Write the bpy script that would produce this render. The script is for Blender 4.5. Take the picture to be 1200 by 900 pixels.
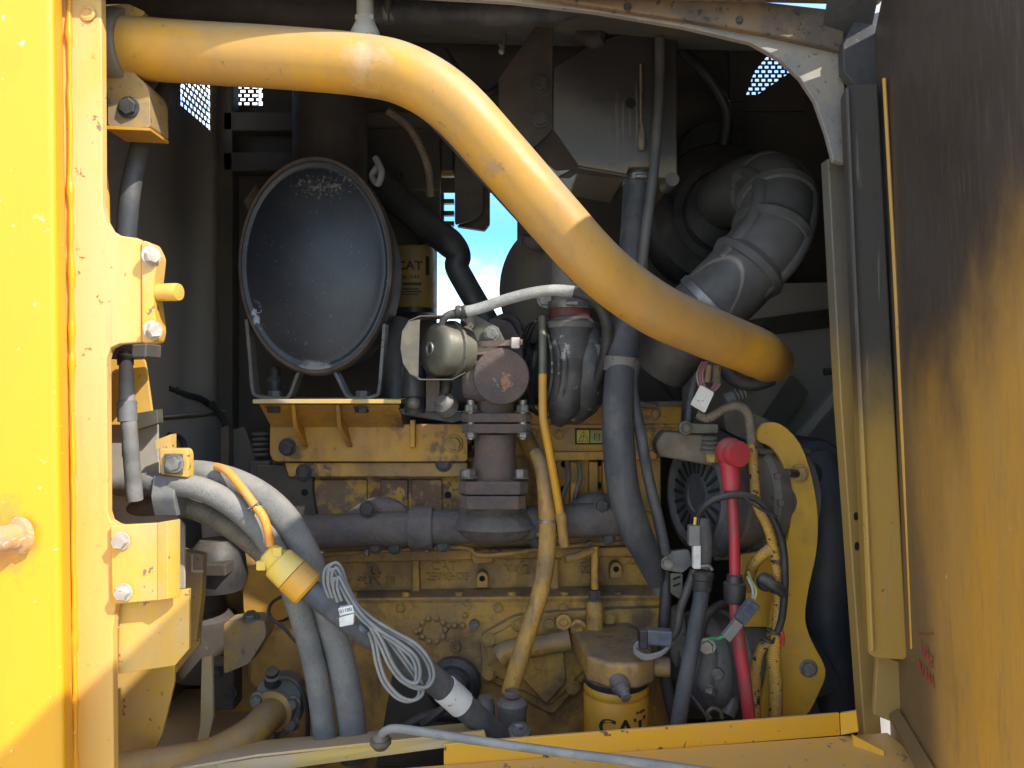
import bpy, bmesh, math, random
from mathutils import Vector, Matrix
random.seed(7)
R = math.radians
for o in list(bpy.data.objects): bpy.data.objects.remove(o)
sc = bpy.context.scene
COL = sc.collection

# ------------------------------------------------------------------ camera, sky, sun, exposure
CZ = 2.0
cam = bpy.data.cameras.new('camera'); cam.lens = 27.0; cam.sensor_width = 36.0
cam.clip_start = 0.02; cam.clip_end = 3000
co = bpy.data.objects.new('camera', cam); COL.objects.link(co)
co.location = (0, 0, CZ); co.rotation_euler = (R(90), 0, 0)
sc.camera = co

SUN_DIR = Vector((-1.30, 1.0, -1.52)).normalized()        # the way the light travels
TO_SUN = -SUN_DIR
elev = math.asin(TO_SUN.z)
az = math.atan2(TO_SUN.x, TO_SUN.y)                        # clockwise from +Y
w = bpy.data.worlds.new('World'); sc.world = w; w.use_nodes = True
nt = w.node_tree; nt.nodes.clear()
wo = nt.nodes.new('ShaderNodeOutputWorld'); bg = nt.nodes.new('ShaderNodeBackground')
sky = nt.nodes.new('ShaderNodeTexSky'); sky.sky_type = 'NISHITA'; sky.sun_disc = False
sky.sun_elevation = elev; sky.sun_rotation = az; sky.air_density = 1.0; sky.dust_density = 0.3; sky.ozone_density = 2.0
tcw = nt.nodes.new('ShaderNodeTexCoord')
cn = nt.nodes.new('ShaderNodeTexNoise'); cn.inputs['Scale'].default_value = 3.2; cn.inputs['Detail'].default_value = 6
mpw = nt.nodes.new('ShaderNodeMapping'); mpw.inputs['Scale'].default_value = (1, 1, 2.6); mpw.inputs['Location'].default_value = (2.3, 5.1, .4)
cr = nt.nodes.new('ShaderNodeMapRange'); cr.inputs['From Min'].default_value = .52; cr.inputs['From Max'].default_value = .68; cr.inputs['To Max'].default_value = .8
mxw = nt.nodes.new('ShaderNodeMix'); mxw.data_type = 'RGBA'; mxw.inputs['B'].default_value = (8.5, 8.8, 9.2, 1)
nt.links.new(tcw.outputs['Generated'], mpw.inputs['Vector']); nt.links.new(mpw.outputs[0], cn.inputs['Vector'])
nt.links.new(cn.outputs['Fac'], cr.inputs['Value']); nt.links.new(cr.outputs[0], mxw.inputs['Factor'])
sepw = nt.nodes.new('ShaderNodeSeparateXYZ'); nt.links.new(tcw.outputs['Generated'], sepw.inputs[0])
lowr = nt.nodes.new('ShaderNodeMapRange'); lowr.interpolation_type = 'SMOOTHSTEP'; lowr.inputs['From Min'].default_value = .16; lowr.inputs['From Max'].default_value = .40
nt.links.new(sepw.outputs['Z'], lowr.inputs['Value'])
tint = nt.nodes.new('ShaderNodeMix'); tint.data_type = 'RGBA'; tint.inputs['A'].default_value = (.20, .47, .58, 1); tint.inputs['B'].default_value = (1, 1, 1, 1)
nt.links.new(lowr.outputs[0], tint.inputs['Factor'])
hz = nt.nodes.new('ShaderNodeMapRange'); hz.interpolation_type = 'SMOOTHSTEP'; hz.inputs['From Min'].default_value = .20; hz.inputs['From Max'].default_value = .085
nt.links.new(sepw.outputs['Z'], hz.inputs['Value'])
tnt2 = nt.nodes.new('ShaderNodeMix'); tnt2.data_type = 'RGBA'; tnt2.inputs['B'].default_value = (.8, .8, .78, 1)
nt.links.new(hz.outputs[0], tnt2.inputs['Factor']); nt.links.new(tint.outputs['Result'], tnt2.inputs['A'])
mulw = nt.nodes.new('ShaderNodeMix'); mulw.data_type = 'RGBA'; mulw.blend_type = 'MULTIPLY'; mulw.inputs['Factor'].default_value = 1
nt.links.new(sky.outputs[0], mulw.inputs['A']); nt.links.new(tnt2.outputs['Result'], mulw.inputs['B'])
nt.links.new(mulw.outputs['Result'], mxw.inputs['A']); nt.links.new(mxw.outputs['Result'], bg.inputs['Color'])
bg.inputs['Strength'].default_value = 0.15
nt.links.new(bg.outputs[0], wo.inputs['Surface'])
sl = bpy.data.lights.new('sun', 'SUN'); sl.energy = 2.0; sl.angle = R(0.53); sl.color = (1, .95, .87)
so = bpy.data.objects.new('sun', sl); COL.objects.link(so); so.location = (6, -5, 8)
so.rotation_euler = SUN_DIR.to_track_quat('-Z', 'Y').to_euler()
sc.view_settings.view_transform = 'Standard'; sc.view_settings.look = 'None'
sc.view_settings.gamma = 1; sc.view_settings.use_curve_mapping = False
sc.view_settings.exposure = 1.72
try:
    sc.cycles.max_bounces = 8; sc.cycles.diffuse_bounces = 5; sc.cycles.use_denoising = True
except Exception: pass

# ------------------------------------------------------------------ helpers
F = 900.0
def P(x, y, d):                       # a point seen at photo pixel x, y standing d metres in front
    return Vector(((x-600)/F*d, d, CZ-(y-450)/F*d))
def S(n, d): return n/F*d
FK, FY = .151, 1.138
def FD(x, off=0.0): return (FY+off)/(1-FK*(x-600)/F)       # depth of the machine side plane
def FPt(x, y, off=0.0): return P(x, y, FD(x, off))
def pts(l, d=None): return [P(p[0], p[1], p[2] if len(p) > 2 else d) for p in l]

def catmull(p, n=6, closed=False):
    out = []; m = len(p)
    rng = range(m) if closed else range(m-1)
    for i in rng:
        if closed: a, b, c, d = p[(i-1) % m], p[i], p[(i+1) % m], p[(i+2) % m]
        else: a, b, c, d = p[max(i-1, 0)], p[i], p[i+1], p[min(i+2, m-1)]
        for k in range(n):
            t = k/n
            out.append(.5*((2*b)+(c-a)*t+(2*a-5*b+4*c-d)*t*t+(3*b-a-3*c+d)*t**3))
    if not closed: out.append(p[-1].copy())
    return out
def roundpoly(pl, r, n=3):             # round the corners of a flat 2D polygon
    out = []; m = len(pl)
    for i in range(m):
        a, b, c = Vector(pl[i-1]), Vector(pl[i]), Vector(pl[(i+1) % m])
        u, v = a-b, c-b; lu, lv = u.length, v.length
        rr = min(r, lu*.45, lv*.45); u, v = b+u/lu*rr, b+v/lv*rr
        for k in range(n+1):
            t = k/n; out.append(tuple((1-t)**2*u+2*t*(1-t)*b+t*t*v))
    return out
def ell(cx, cy, rx, ry, n=32): return [(cx+rx*math.cos(2*math.pi*k/n), cy+ry*math.sin(2*math.pi*k/n)) for k in range(n)]
def frame_of(ax):
    ax = Vector(ax).normalized(); h = Vector((0, 0, 1)) if abs(ax.z) < .9 else Vector((1, 0, 0))
    u = ax.cross(h).normalized(); return u, ax.cross(u).normalized(), ax

class B:
    def __init__(s): s.v = []; s.f = []; s.uv = []
    def face(s, idx, uv=None): s.f.append(tuple(idx)); s.uv.append(uv)
    def prism(s, front, ext):
        ext = Vector(ext); n = len(front); b = len(s.v)
        nrm = Vector()
        for i in range(n): nrm += front[i].cross(front[(i+1) % n])
        fr = list(front) if nrm.dot(ext) < 0 else list(reversed(front))
        s.v += [p.copy() for p in fr]+[p+ext for p in fr]
        s.face(range(b, b+n)); s.face(reversed(range(b+n, b+2*n)))
        for i in range(n):
            j = (i+1) % n; s.face((b+j, b+i, b+n+i, b+n+j))
        return s
    def plate(s, pl, d, t): return s.prism(pts(pl, d), (0, t, 0))
    def box(s, c, sz, rot=None):
        c = Vector(c); x, y, z = [k/2 for k in sz]; M = rot or Matrix.Identity(3)
        return s.prism([c+M @ Vector(q) for q in ((-x, -y, -z), (x, -y, -z), (x, -y, z), (-x, -y, z))], M @ Vector((0, 2*y, 0)))
    def quadbar(s, a, b, wid, hgt, up=(0, 0, 1)):           # square bar between two points
        a, b = Vector(a), Vector(b); ax = (b-a).normalized(); u = ax.cross(Vector(up)).normalized(); v = ax.cross(u)
        q = [a+u*wid/2*i+v*hgt/2*j for i, j in ((-1, -1), (1, -1), (1, 1), (-1, 1))]
        return s.prism(q, b-a)
    def tube(s, path, r, seg=14, n=6, smooth=True, caps=True, bump=None):
        L = len(path)
        rs = r if isinstance(r, (list, tuple)) else [r]*L
        if smooth:
            q = catmull(path, n); rr = []
            for i in range(L-1):
                for k in range(n): rr.append(rs[i]+(rs[i+1]-rs[i])*k/n)
            rr.append(rs[-1])
        else: q, rr = path, list(rs)
        m = len(q); T = []
        for i in range(m): T.append((q[min(i+1, m-1)]-q[max(i-1, 0)]).normalized())
        u, v, _ = frame_of(T[0]); b = len(s.v); ln = 0; lens = []
        for i in range(m):
            if i:
                u = (u-T[i]*u.dot(T[i])).normalized(); v = T[i].cross(u); ln += (q[i]-q[i-1]).length
            else: v = T[i].cross(u)
            lens.append(ln)
            for k in range(seg):
                a = 2*math.pi*k/seg; s.v.append(q[i]+(u*math.cos(a)+v*math.sin(a))*rr[i])
        for i in range(m-1):
            for k in range(seg):
                k2 = (k+1) % seg
                s.face((b+i*seg+k, b+i*seg+k2, b+(i+1)*seg+k2, b+(i+1)*seg+k),
                       ((k/seg, lens[i]), ((k+1)/seg, lens[i]), ((k+1)/seg, lens[i+1]), (k/seg, lens[i+1])))
        if caps:
            s.face(reversed(range(b, b+seg))); s.face(range(b+(m-1)*seg, b+m*seg))
        return s
    def loft(s, rings):
        b = len(s.v); n = len(rings[0])
        for rg in rings: s.v += [p.copy() for p in rg]
        for i in range(len(rings)-1):
            for k in range(n):
                k2 = (k+1) % n; s.face((b+i*n+k, b+i*n+k2, b+(i+1)*n+k2, b+(i+1)*n+k))
        s.face(reversed(range(b, b+n))); s.face(range(b+(len(rings)-1)*n, b+len(rings)*n))
        return s
    def lathe(s, o, ax, prof, seg=28, sx=1.0, sy=1.0):
        o = Vector(o); u, v, a = frame_of(ax)
        rg = []
        for r, h in prof:
            r = max(r, 1e-4)
            rg.append([o+a*h+u*(r*sx*math.cos(2*math.pi*k/seg))+v*(r*sy*math.sin(2*math.pi*k/seg)) for k in range(seg)])
        return s.loft(rg)
    def ball(s, c, r, seg=14, st=8, sq=(1, 1, 1)):
        c = Vector(c); rg = []
        for i in range(1, st):
            t = math.pi*i/st
            rg.append([c+Vector((r*math.sin(t)*math.cos(2*math.pi*k/seg)*sq[0], r*math.sin(t)*math.sin(2*math.pi*k/seg)*sq[1], r*math.cos(t)*sq[2])) for k in range(seg)])
        return s.loft(rg)
    def build(s, name, m, parent=None, bevel=0.0, label=None, cat=None, group=None, kind=None, fix=True, sharp=38):
        loc = ABS[parent.name].copy() if parent else sum(s.v, Vector())/len(s.v)
        me = bpy.data.meshes.new(name)
        me.from_pydata([tuple(p-loc) for p in s.v], [], s.f)
        if any(s.uv):
            ul = me.uv_layers.new(name='UVMap'); i = 0
            for f, u in zip(s.f, s.uv):
                for k in range(len(f)): ul.data[i+k].uv = u[k] if u else (0, 0)
                i += len(f)
        if fix:
            bm = bmesh.new(); bm.from_mesh(me); bmesh.ops.recalc_face_normals(bm, faces=bm.faces); bm.to_mesh(me); bm.free()
        me.materials.append(m)
        for p in me.polygons: p.use_smooth = True
        me.set_sharp_from_angle(angle=R(sharp))
        o = bpy.data.objects.new(name, me); COL.objects.link(o)
        ABS[o.name] = loc
        if parent: o.parent = parent
        else: o.location = loc
        if bevel:
            md = o.modifiers.new('bevel', 'BEVEL'); md.width = bevel; md.segments = 2; md.limit_method = 'ANGLE'; md.angle_limit = R(40)
            md.harden_normals = True; md.use_clamp_overlap = True
        tag(o, label, cat, group, kind); return o
ABS = {}
def tag(o, label=None, cat=None, group=None, kind=None):
    for k, v in (('label', label), ('category', cat), ('group', group), ('kind', kind)):
        if v: o[k] = v
    return o
def thing(name, label, cat, loc, group=None):
    o = bpy.data.objects.new(name, None); COL.objects.link(o); o.location = loc; o.empty_display_size = .05
    ABS[o.name] = Vector(loc); return tag(o, label, cat, group)
def pipe(name, m, path, r, parent=None, d=None, seg=14, n=6, **k):
    return B().tube(pts(path, d), r, seg=seg, n=n).build(name, m, parent, **k)

BOLT = {}
def bolt(parent, p, ax=(0, -1, 0), r=.009, m=None, name='bolt', h=.62, washer=True, spin=None):
    m = m or M['bolt_grey']; key = (m.name, washer, h)
    if key not in BOLT:
        b = B()
        if washer: b.lathe((0, 0, 0), (0, 0, 1), [(1.25, 0), (1.3, .08), (1.25, .16), (.9, .17)], 16)
        hx = [(math.cos(R(60*k)), math.sin(R(60*k))) for k in range(6)]
        def ring(s_, z): return [Vector((x*s_, y*s_, z)) for x, y in hx]
        b.loft([ring(1, .1), ring(1, .1+h*.85), ring(.9, .1+h)])
        b.lathe((0, 0, .1+h), (0, 0, 1), [(.62, -.02), (.6, .03), (.01, .03)], 12)
        me = bpy.data.meshes.new(name); me.from_pydata([tuple(v) for v in b.v], [], b.f)
        bm = bmesh.new(); bm.from_mesh(me); bmesh.ops.recalc_face_normals(bm, faces=bm.faces); bm.to_mesh(me); bm.free()
        me.materials.append(m)
        for q in me.polygons: q.use_smooth = True
        me.set_sharp_from_angle(angle=R(30)); BOLT[key] = me
    o = bpy.data.objects.new(name, BOLT[key]); COL.objects.link(o)
    o.parent = parent; o.location = Vector(p)-ABS[parent.name]
    q = Vector(ax).to_track_quat('Z', 'Y'); o.rotation_mode = 'QUATERNION'
    from mathutils import Quaternion
    o.rotation_quaternion = q @ Quaternion((0, 0, 1), random.random()*3 if spin is None else spin)
    o.scale = (r, r, r); return o
def text(s, c, size, m, parent, name='lettering', depth=.0006, ax=None, align='CENTER', xs=1.0, bold=0.0):
    """flat print or cast letters; c = centre, ax = (right, up) vectors"""
    cu = bpy.data.curves.new(name, 'FONT'); cu.body = s; cu.size = size; cu.extrude = depth; cu.align_x = align; cu.align_y = 'CENTER'; cu.resolution_u = 3; cu.offset = bold*size
    t = bpy.data.objects.new(name+'_src', cu); COL.objects.link(t)
    bpy.context.view_layer.update()
    me = bpy.data.meshes.new_from_object(t.evaluated_get(bpy.context.evaluated_depsgraph_get()))
    bpy.data.objects.remove(t); me.name = name
    r, u = [Vector(k).normalized() for k in (ax or ((1, 0, 0), (0, 0, 1)))]; nrm = r.cross(u)
    loc = ABS[parent.name]
    for v in me.vertices:
        q = Vector(c)+r*v.co.x*xs+u*v.co.y+nrm*v.co.z; v.co = q-loc
    me.materials.clear(); me.materials.append(m)
    o = bpy.data.objects.new(name, me); COL.objects.link(o); o.parent = parent; ABS[o.name] = loc.copy(); return o
def wraptext(s, c, axis_pt, rad, size, m, parent, name='lettering', depth=.0004, xs=1.0):
    """letters printed round an upright can"""
    o = text(s, Vector(c), size, m, parent, name, depth, xs=xs, bold=.02 if s == 'CAT' else .008); loc = ABS[parent.name]
    for v in o.data.vertices:
        q = v.co+loc; dx = q.x-axis_pt.x; off = c.y-q.y; a = dx/rad
        rr = rad+.0006+off
        v.co = Vector((axis_pt.x+math.sin(a)*rr, axis_pt.y-math.cos(a)*rr, q.z))-loc
    return o
# ------------------------------------------------------------------ materials
M = {}
def mat(name, base, alt=None, amt=.5, scale=6, speck=None, samt=.2, sscale=90, streak=False, rough=.5, rough2=None,
        metal=0.0, bump=.15, bscale=120, dust=0.0, dustcol=(.30, .245, .18), soft=.1, wear=None, wamt=.1, wscale=22, ridged=None, grime=None, scr=None, chips=None):
    m = bpy.data.materials.new(name); m.use_nodes = True; t = m.node_tree; N = t.nodes; L = t.links
    b = N['Principled BSDF']; geo = N.new('ShaderNodeNewGeometry'); pos = geo.outputs['Position']
    def noise(sc_, det=8, rg=.62, mp=None, off=0):
        n = N.new('ShaderNodeTexNoise'); n.inputs['Scale'].default_value = sc_; n.inputs['Detail'].default_value = det; n.inputs['Roughness'].default_value = rg
        k = N.new('ShaderNodeMapping'); k.inputs['Scale'].default_value = mp or (1, 1, 1); k.inputs['Location'].default_value = (off, off*1.7, off*.6)
        L.new(pos, k.inputs['Vector']); L.new(k.outputs[0], n.inputs['Vector']); return n.outputs['Fac']
    def ramp(x, mid, wd, hi=1.0):
        r = N.new('ShaderNodeMapRange'); r.interpolation_type = 'SMOOTHSTEP'
        r.inputs['From Min'].default_value = mid-wd; r.inputs['From Max'].default_value = mid+wd; r.inputs['To Max'].default_value = hi
        L.new(x, r.inputs['Value']); return r.outputs[0]
    def mix(f, a, c):
        x = N.new('ShaderNodeMix'); x.data_type = 'RGBA'
        if f is not None: L.new(f, x.inputs['Factor'])
        if isinstance(a, tuple): x.inputs['A'].default_value = (*a, 1)
        else: L.new(a, x.inputs['A'])
        x.inputs['B'].default_value = (*c, 1); return x.outputs['Result']
    off = random.random()*20
    col = base; mask = None
    if alt:
        mask = ramp(noise(scale, 9, .66, (1, 1, .22) if streak else None, off), .5+(.5-amt)*.5, soft)
        col = mix(mask, col, alt)
    if wear:
        col = mix(ramp(noise(wscale, 10, .7, None, off+5), .5+(.5-wamt)*.45, .025), col, wear)
    if grime:                                           # oil film and dried runs: (colour, amount, scale, vertical stretch, strength)
        gc, ga, gs, gv, gh = grime
        col = mix(ramp(noise(gs, 10, .68, (1, 1, gv), off+13), .5+(.5-ga)*.4, .13, gh), col, gc)
        col = mix(ramp(noise(gs*3.7, 8, .7, (1, 1, gv*.6), off+17), .5+(.7-ga)*.4, .07, gh*.9), col, gc)
    if scr:                                             # fine vertical scratches and rub marks
        col = mix(ramp(noise(scr[1], 4, .55, (1, 1, .035), off+21), .5+(.5-scr[2])*.5, .03, .8), col, scr[0])
    if chips:
        col = mix(ramp(noise(chips[1], 4, .6, None, off+25), .5+(.5-chips[2])*.34, .012), col, chips[0])
    if speck:
        col = mix(ramp(noise(sscale, 3, .5, None, off+9), .5+(.5-samt)*.55, .04, .85), col, speck)
    if dust:
        sp = N.new('ShaderNodeSeparateXYZ'); L.new(geo.outputs['Normal'], sp.inputs[0])
        up = ramp(sp.outputs['Z'], .45, .4, dust)
        mu = N.new('ShaderNodeMath'); mu.operation = 'MULTIPLY'; L.new(up, mu.inputs[0]); L.new(ramp(noise(30, 6), .38, .2), mu.inputs[1])
        col = mix(mu.outputs[0], col, dustcol)
    if isinstance(col, tuple): b.inputs['Base Color'].default_value = (*col, 1)
    else: L.new(col, b.inputs['Base Color'])
    r2 = rough2 if rough2 is not None else min(1, rough+.25)
    rn = N.new('ShaderNodeMapRange'); rn.inputs['From Min'].default_value = .3; rn.inputs['From Max'].default_value = .7
    rn.inputs['To Min'].default_value = rough; rn.inputs['To Max'].default_value = r2
    L.new(noise(scale*2.3, 7, .6, None, off+3), rn.inputs['Value']); L.new(rn.outputs[0], b.inputs['Roughness'])
    b.inputs['Metallic'].default_value = metal
    if bump:
        bp = N.new('ShaderNodeBump'); bp.inputs['Strength'].default_value = bump; bp.inputs['Distance'].default_value = .004
        h = noise(bscale, 6, .6, None, off+1)
        if ridged:                                      # rings round a corrugated loom, along the tube's own length
            uv = N.new('ShaderNodeTexCoord'); s2 = N.new('ShaderNodeSeparateXYZ'); L.new(uv.outputs['UV'], s2.inputs[0])
            mm = N.new('ShaderNodeMath'); mm.operation = 'MULTIPLY'; mm.inputs[1].default_value = ridged; L.new(s2.outputs['Y'], mm.inputs[0])
            sn = N.new('ShaderNodeMath'); sn.operation = 'SINE'; L.new(mm.outputs[0], sn.inputs[0])
            ad = N.new('ShaderNodeMath'); ad.operation = 'MULTIPLY_ADD'; ad.inputs[1].default_value = .5; L.new(sn.outputs[0], ad.inputs[0]); L.new(h, ad.inputs[2]); h = ad.outputs[0]
        L.new(h, bp.inputs['Height']); L.new(bp.outputs[0], b.inputs['Normal'])
    M[name] = m; return m
def mixin(m, mask_fn, colr):
    """lay one more colour over a material through a mask built by mask_fn(nodes, links, position)"""
    t = m.node_tree; b = t.nodes['Principled BSDF']; geo = [n for n in t.nodes if n.type == 'NEW_GEOMETRY'][0]
    f = mask_fn(t.nodes, t.links, geo.outputs['Position'])
    x = t.nodes.new('ShaderNodeMix'); x.data_type = 'RGBA'; t.links.new(f, x.inputs['Factor'])
    if b.inputs['Base Color'].links: t.links.new(b.inputs['Base Color'].links[0].from_socket, x.inputs['A'])
    else: x.inputs['A'].default_value = b.inputs['Base Color'].default_value
    x.inputs['B'].default_value = (*colr, 1); t.links.new(x.outputs['Result'], b.inputs['Base Color'])
def spot_mask(c, rad, nsc, thr, sq=(1, 1, 1), hi=1.0, soft=.03, fall=.35):
    """chips, stains and a painted lit patch that thin out away from a centre"""
    def fn(N, L, pos):
        s_ = N.new('ShaderNodeVectorMath'); s_.operation = 'SUBTRACT'; s_.inputs[1].default_value = c; L.new(pos, s_.inputs[0])
        m_ = N.new('ShaderNodeVectorMath'); m_.operation = 'MULTIPLY'; m_.inputs[1].default_value = [k/rad for k in sq]; L.new(s_.outputs[0], m_.inputs[0])
        l_ = N.new('ShaderNodeVectorMath'); l_.operation = 'LENGTH'; L.new(m_.outputs[0], l_.inputs[0])
        n = N.new('ShaderNodeTexNoise'); n.inputs['Scale'].default_value = nsc; n.inputs['Detail'].default_value = 5; n.inputs['Roughness'].default_value = .6; L.new(pos, n.inputs['Vector'])
        a = N.new('ShaderNodeMath'); a.operation = 'MULTIPLY_ADD'; a.inputs[1].default_value = -fall; L.new(l_.outputs['Value'], a.inputs[0]); L.new(n.outputs['Fac'], a.inputs[2])
        r = N.new('ShaderNodeMapRange'); r.inputs['From Min'].default_value = thr-soft; r.inputs['From Max'].default_value = thr+soft; r.inputs['To Max'].default_value = hi
        L.new(a.outputs[0], r.inputs['Value']); return r.outputs[0]
    return fn
def plane_mask(o, nrm, wd, namp=.25, nsc=5, hi=1.0, nmap=(1, 1, 1)):
    """a soft-edged stain lying to one side of a slanted line, edge broken up by noise"""
    def fn(N, L, pos):
        d = N.new('ShaderNodeVectorMath'); d.operation = 'DOT_PRODUCT'; d.inputs[1].default_value = nrm
        s = N.new('ShaderNodeVectorMath'); s.operation = 'SUBTRACT'; s.inputs[1].default_value = o
        L.new(pos, s.inputs[0]); L.new(s.outputs[0], d.inputs[0])
        k = N.new('ShaderNodeMapping'); k.inputs['Scale'].default_value = nmap; L.new(pos, k.inputs['Vector'])
        n = N.new('ShaderNodeTexNoise'); n.inputs['Scale'].default_value = nsc; n.inputs['Detail'].default_value = 9; n.inputs['Roughness'].default_value = .7; L.new(k.outputs[0], n.inputs['Vector'])
        a = N.new('ShaderNodeMath'); a.operation = 'MULTIPLY_ADD'; a.inputs[1].default_value = namp; L.new(n.outputs['Fac'], a.inputs[0]); L.new(d.outputs['Value'], a.inputs[2])
        r = N.new('ShaderNodeMapRange'); r.interpolation_type = 'SMOOTHSTEP'; r.inputs['From Min'].default_value = namp*.5-wd; r.inputs['From Max'].default_value = namp*.5+wd; r.inputs['To Max'].default_value = hi
        L.new(a.outputs[0], r.inputs['Value']); return r.outputs[0]
    return fn
Y_ = (.72, .335, .010)
mat('post_yellow', Y_, (.68, .295, .010), .4, 3, speck=(.80, .68, .42), samt=.06, sscale=55, rough=.28, rough2=.42, bump=.05, bscale=30, chips=((.80, .66, .36), 130, -.12), grime=((.60, .24, .02), .25, 3, .25, .5))
mat('flange_yellow', (.68, .37, .04), (.60, .41, .16), .52, 5, speck=(.4, .25, .08), samt=.08, streak=True, rough=.45, bump=.1, grime=((.36, .23, .12), .30, 6, .12, .6), chips=((.25, .15, .07), 45, .05))
mat('bracket_yellow', (.68, .37, .035), (.62, .39, .12), .5, 6, speck=(.5, .35, .15), samt=.08, rough=.45, bump=.1, grime=((.42, .27, .13), .3, 7, .3, .55), chips=((.22, .14, .07), 50, .05))
mat('tube_yellow', (.58, .285, .018), (.49, .26, .05), .5, 7, speck=(.26, .15, .06), samt=.12, sscale=75, streak=True, rough=.40, rough2=.60, bump=.12, bscale=45, grime=((.33, .19, .075), .36, 6, .6, .6), dust=.6, dustcol=(.42, .34, .25))
mat('clamp_grey', (.21, .175, .125), (.15, .125, .095), .5, 14, speck=(.09, .07, .05), samt=.15, rough=.5, bump=.15)
mat('clamp_yellow', (.42, .25, .06), (.27, .19, .11), .55, 12, speck=(.15, .11, .08), samt=.2, rough=.55, bump=.15, dust=.5)
mat('engine_yellow', (.54, .295, .05), (.35, .205, .07), .5, 8, speck=(.09, .065, .045), samt=.10, sscale=130, rough=.44, bump=.6, bscale=90, grime=((.105, .068, .040), .36, 8, .45, .75), dust=.7, dustcol=(.22, .18, .14), wear=(.10, .068, .045), wamt=.16, wscale=5)
mat('engine_bright', (.55, .275, .03), (.42, .23, .055), .5, 9, speck=(.12, .08, .04), samt=.08, grime=((.15, .095, .045), .34, 9, .5, .75), rough=.42, bump=.15, bscale=110, dust=.6, dustcol=(.32, .24, .15))
mat('engine_peeled', (.50, .28, .04), (.20, .12, .07), .5, 16, speck=(.10, .07, .05), samt=.2, rough=.55, bump=.25, wear=(.16, .08, .045), wamt=.35, wscale=14, soft=.06)
mat('sill_yellow', (.70, .355, .022), (.64, .35, .06), .45, 5, speck=(.3, .17, .05), samt=.09, sscale=70, rough=.33, bump=.06, chips=((.12, .08, .05), 38, .03), dust=.4, dustcol=(.48, .37, .24))
mat('sill_pale', (.58, .38, .10), (.50, .38, .22), .5, 7, speck=(.3, .2, .08), samt=.1, rough=.5, bump=.08, dust=.6, dustcol=(.50, .41, .3))
mat('door_yellow', (.54, .265, .028), (.44, .235, .05), .5, 3.2, speck=(.62, .42, .18), samt=.05, sscale=80, streak=True, rough=.36, rough2=.6, bump=.1, bscale=60, grime=((.20, .115, .05), .32, 2.5, .35, .6))
mat('door_channel', (.36, .215, .04), (.27, .18, .07), .5, 7, speck=(.1, .07, .03), samt=.12, streak=True, rough=.45, bump=.12)
mat('jamb_grey', (.145, .12, .085), (.11, .10, .088), .5, 8, speck=(.07, .06, .05), samt=.15, streak=True, rough=.5, bump=.12)
mat('beam_grey', (.21, .20, .19), (.30, .26, .20), .5, 10, speck=(.10, .095, .09), samt=.2, rough=.5, bump=.15)
mat('beam_rust', (.21, .135, .07), (.11, .085, .065), .5, 9, speck=(.05, .04, .035), samt=.25, rough=.55, bump=.12)
mat('seal_rubber', (.032, .032, .034), (.055, .052, .048), .5, 12, speck=(.16, .14, .11), samt=.06, rough=.55, bump=.25, bscale=90)
mat('wall_dark', (.34, .32, .30), (.40, .35, .28), .5, 3, speck=(.14, .12, .09), samt=.05, streak=True, rough=.5, bump=.1)
mat('wall_soot', (.105, .094, .083), (.14, .115, .09), .5, 4, rough=.65, bump=.1)
mat('panel_brown', (.085, .068, .045), (.06, .05, .04), .5, 8, speck=(.03, .025, .02), samt=.15, rough=.5, bump=.1, dust=.4)
mat('plate_grey', (.085, .082, .075), (.125, .105, .078), .45, 6, speck=(.05, .045, .04), samt=.12, streak=True, rough=.42, bump=.1, dust=.3)
mat('tank_grey', (.095, .092, .086), (.125, .112, .09), .45, 5, speck=(.06, .055, .05), samt=.12, streak=True, rough=.38, bump=.1, wear=(.2, .19, .17), wamt=.03)
mat('plate_rust', (.075, .056, .042), (.05, .04, .034), .5, 9, speck=(.13, .09, .06), samt=.08, rough=.6, bump=.2)
mat('rubber', (.020, .020, .021), (.045, .043, .040), .5, 9, speck=(.11, .10, .085), samt=.05, rough=.45, bump=.12, dust=.25)
mat('rubber_soft', (.060, .058, .054), (.095, .088, .078), .5, 7, grime=((.13, .12, .105), .3, 10, .8, .6), rough=.5, rough2=.68, bump=.1, bscale=60, dust=.2, dustcol=(.12, .11, .1))
mat('hose_grey', (.14, .138, .13), (.20, .19, .17), .5, 10, grime=((.115, .108, .098), .30, 30, 1, .45), speck=(.08, .08, .076), samt=.22, sscale=380, rough=.75, bump=.3, bscale=260, dust=.35, dustcol=(.42, .37, .3))
mat('hose_blue', (.042, .047, .055), (.085, .083, .082), .4, 12, grime=((.14, .13, .115), .26, 18, .5, .6), speck=(.22, .2, .17), samt=.08, sscale=160, streak=True, rough=.55, bump=.2, dust=.4, dustcol=(.24, .21, .18))
mat('hose_wrap', (.15, .145, .135), (.22, .20, .175), .5, 10, speck=(.07, .07, .065), samt=.12, rough=.6, bump=.3, ridged=190)
mat('cable_grey', (.15, .155, .152), (.23, .22, .20), .45, 18, speck=(.09, .09, .09), samt=.12, rough=.55, bump=.12, dust=.3, dustcol=(.4, .36, .3))
mat('loom_yellow', (.47, .265, .035), (.34, .20, .06), .45, 22, speck=(.06, .05, .04), samt=.12, sscale=120, rough=.5, bump=.4, bscale=80, ridged=1500, chips=((.022, .02, .018), 75, .16), dust=.3)
mat('loom_brown', (.13, .105, .075), (.19, .15, .10), .5, 20, speck=(.05, .045, .04), samt=.1, rough=.6, bump=.35, ridged=1500)
mat('black_plastic', (.018, .018, .020), (.035, .034, .034), .5, 20, speck=(.12, .11, .1), samt=.05, rough=.35, bump=.06, dust=.3)
mat('grey_plastic', (.13, .14, .145), (.19, .18, .165), .5, 20, speck=(.07, .07, .07), samt=.12, rough=.45, bump=.1, dust=.3)
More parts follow.
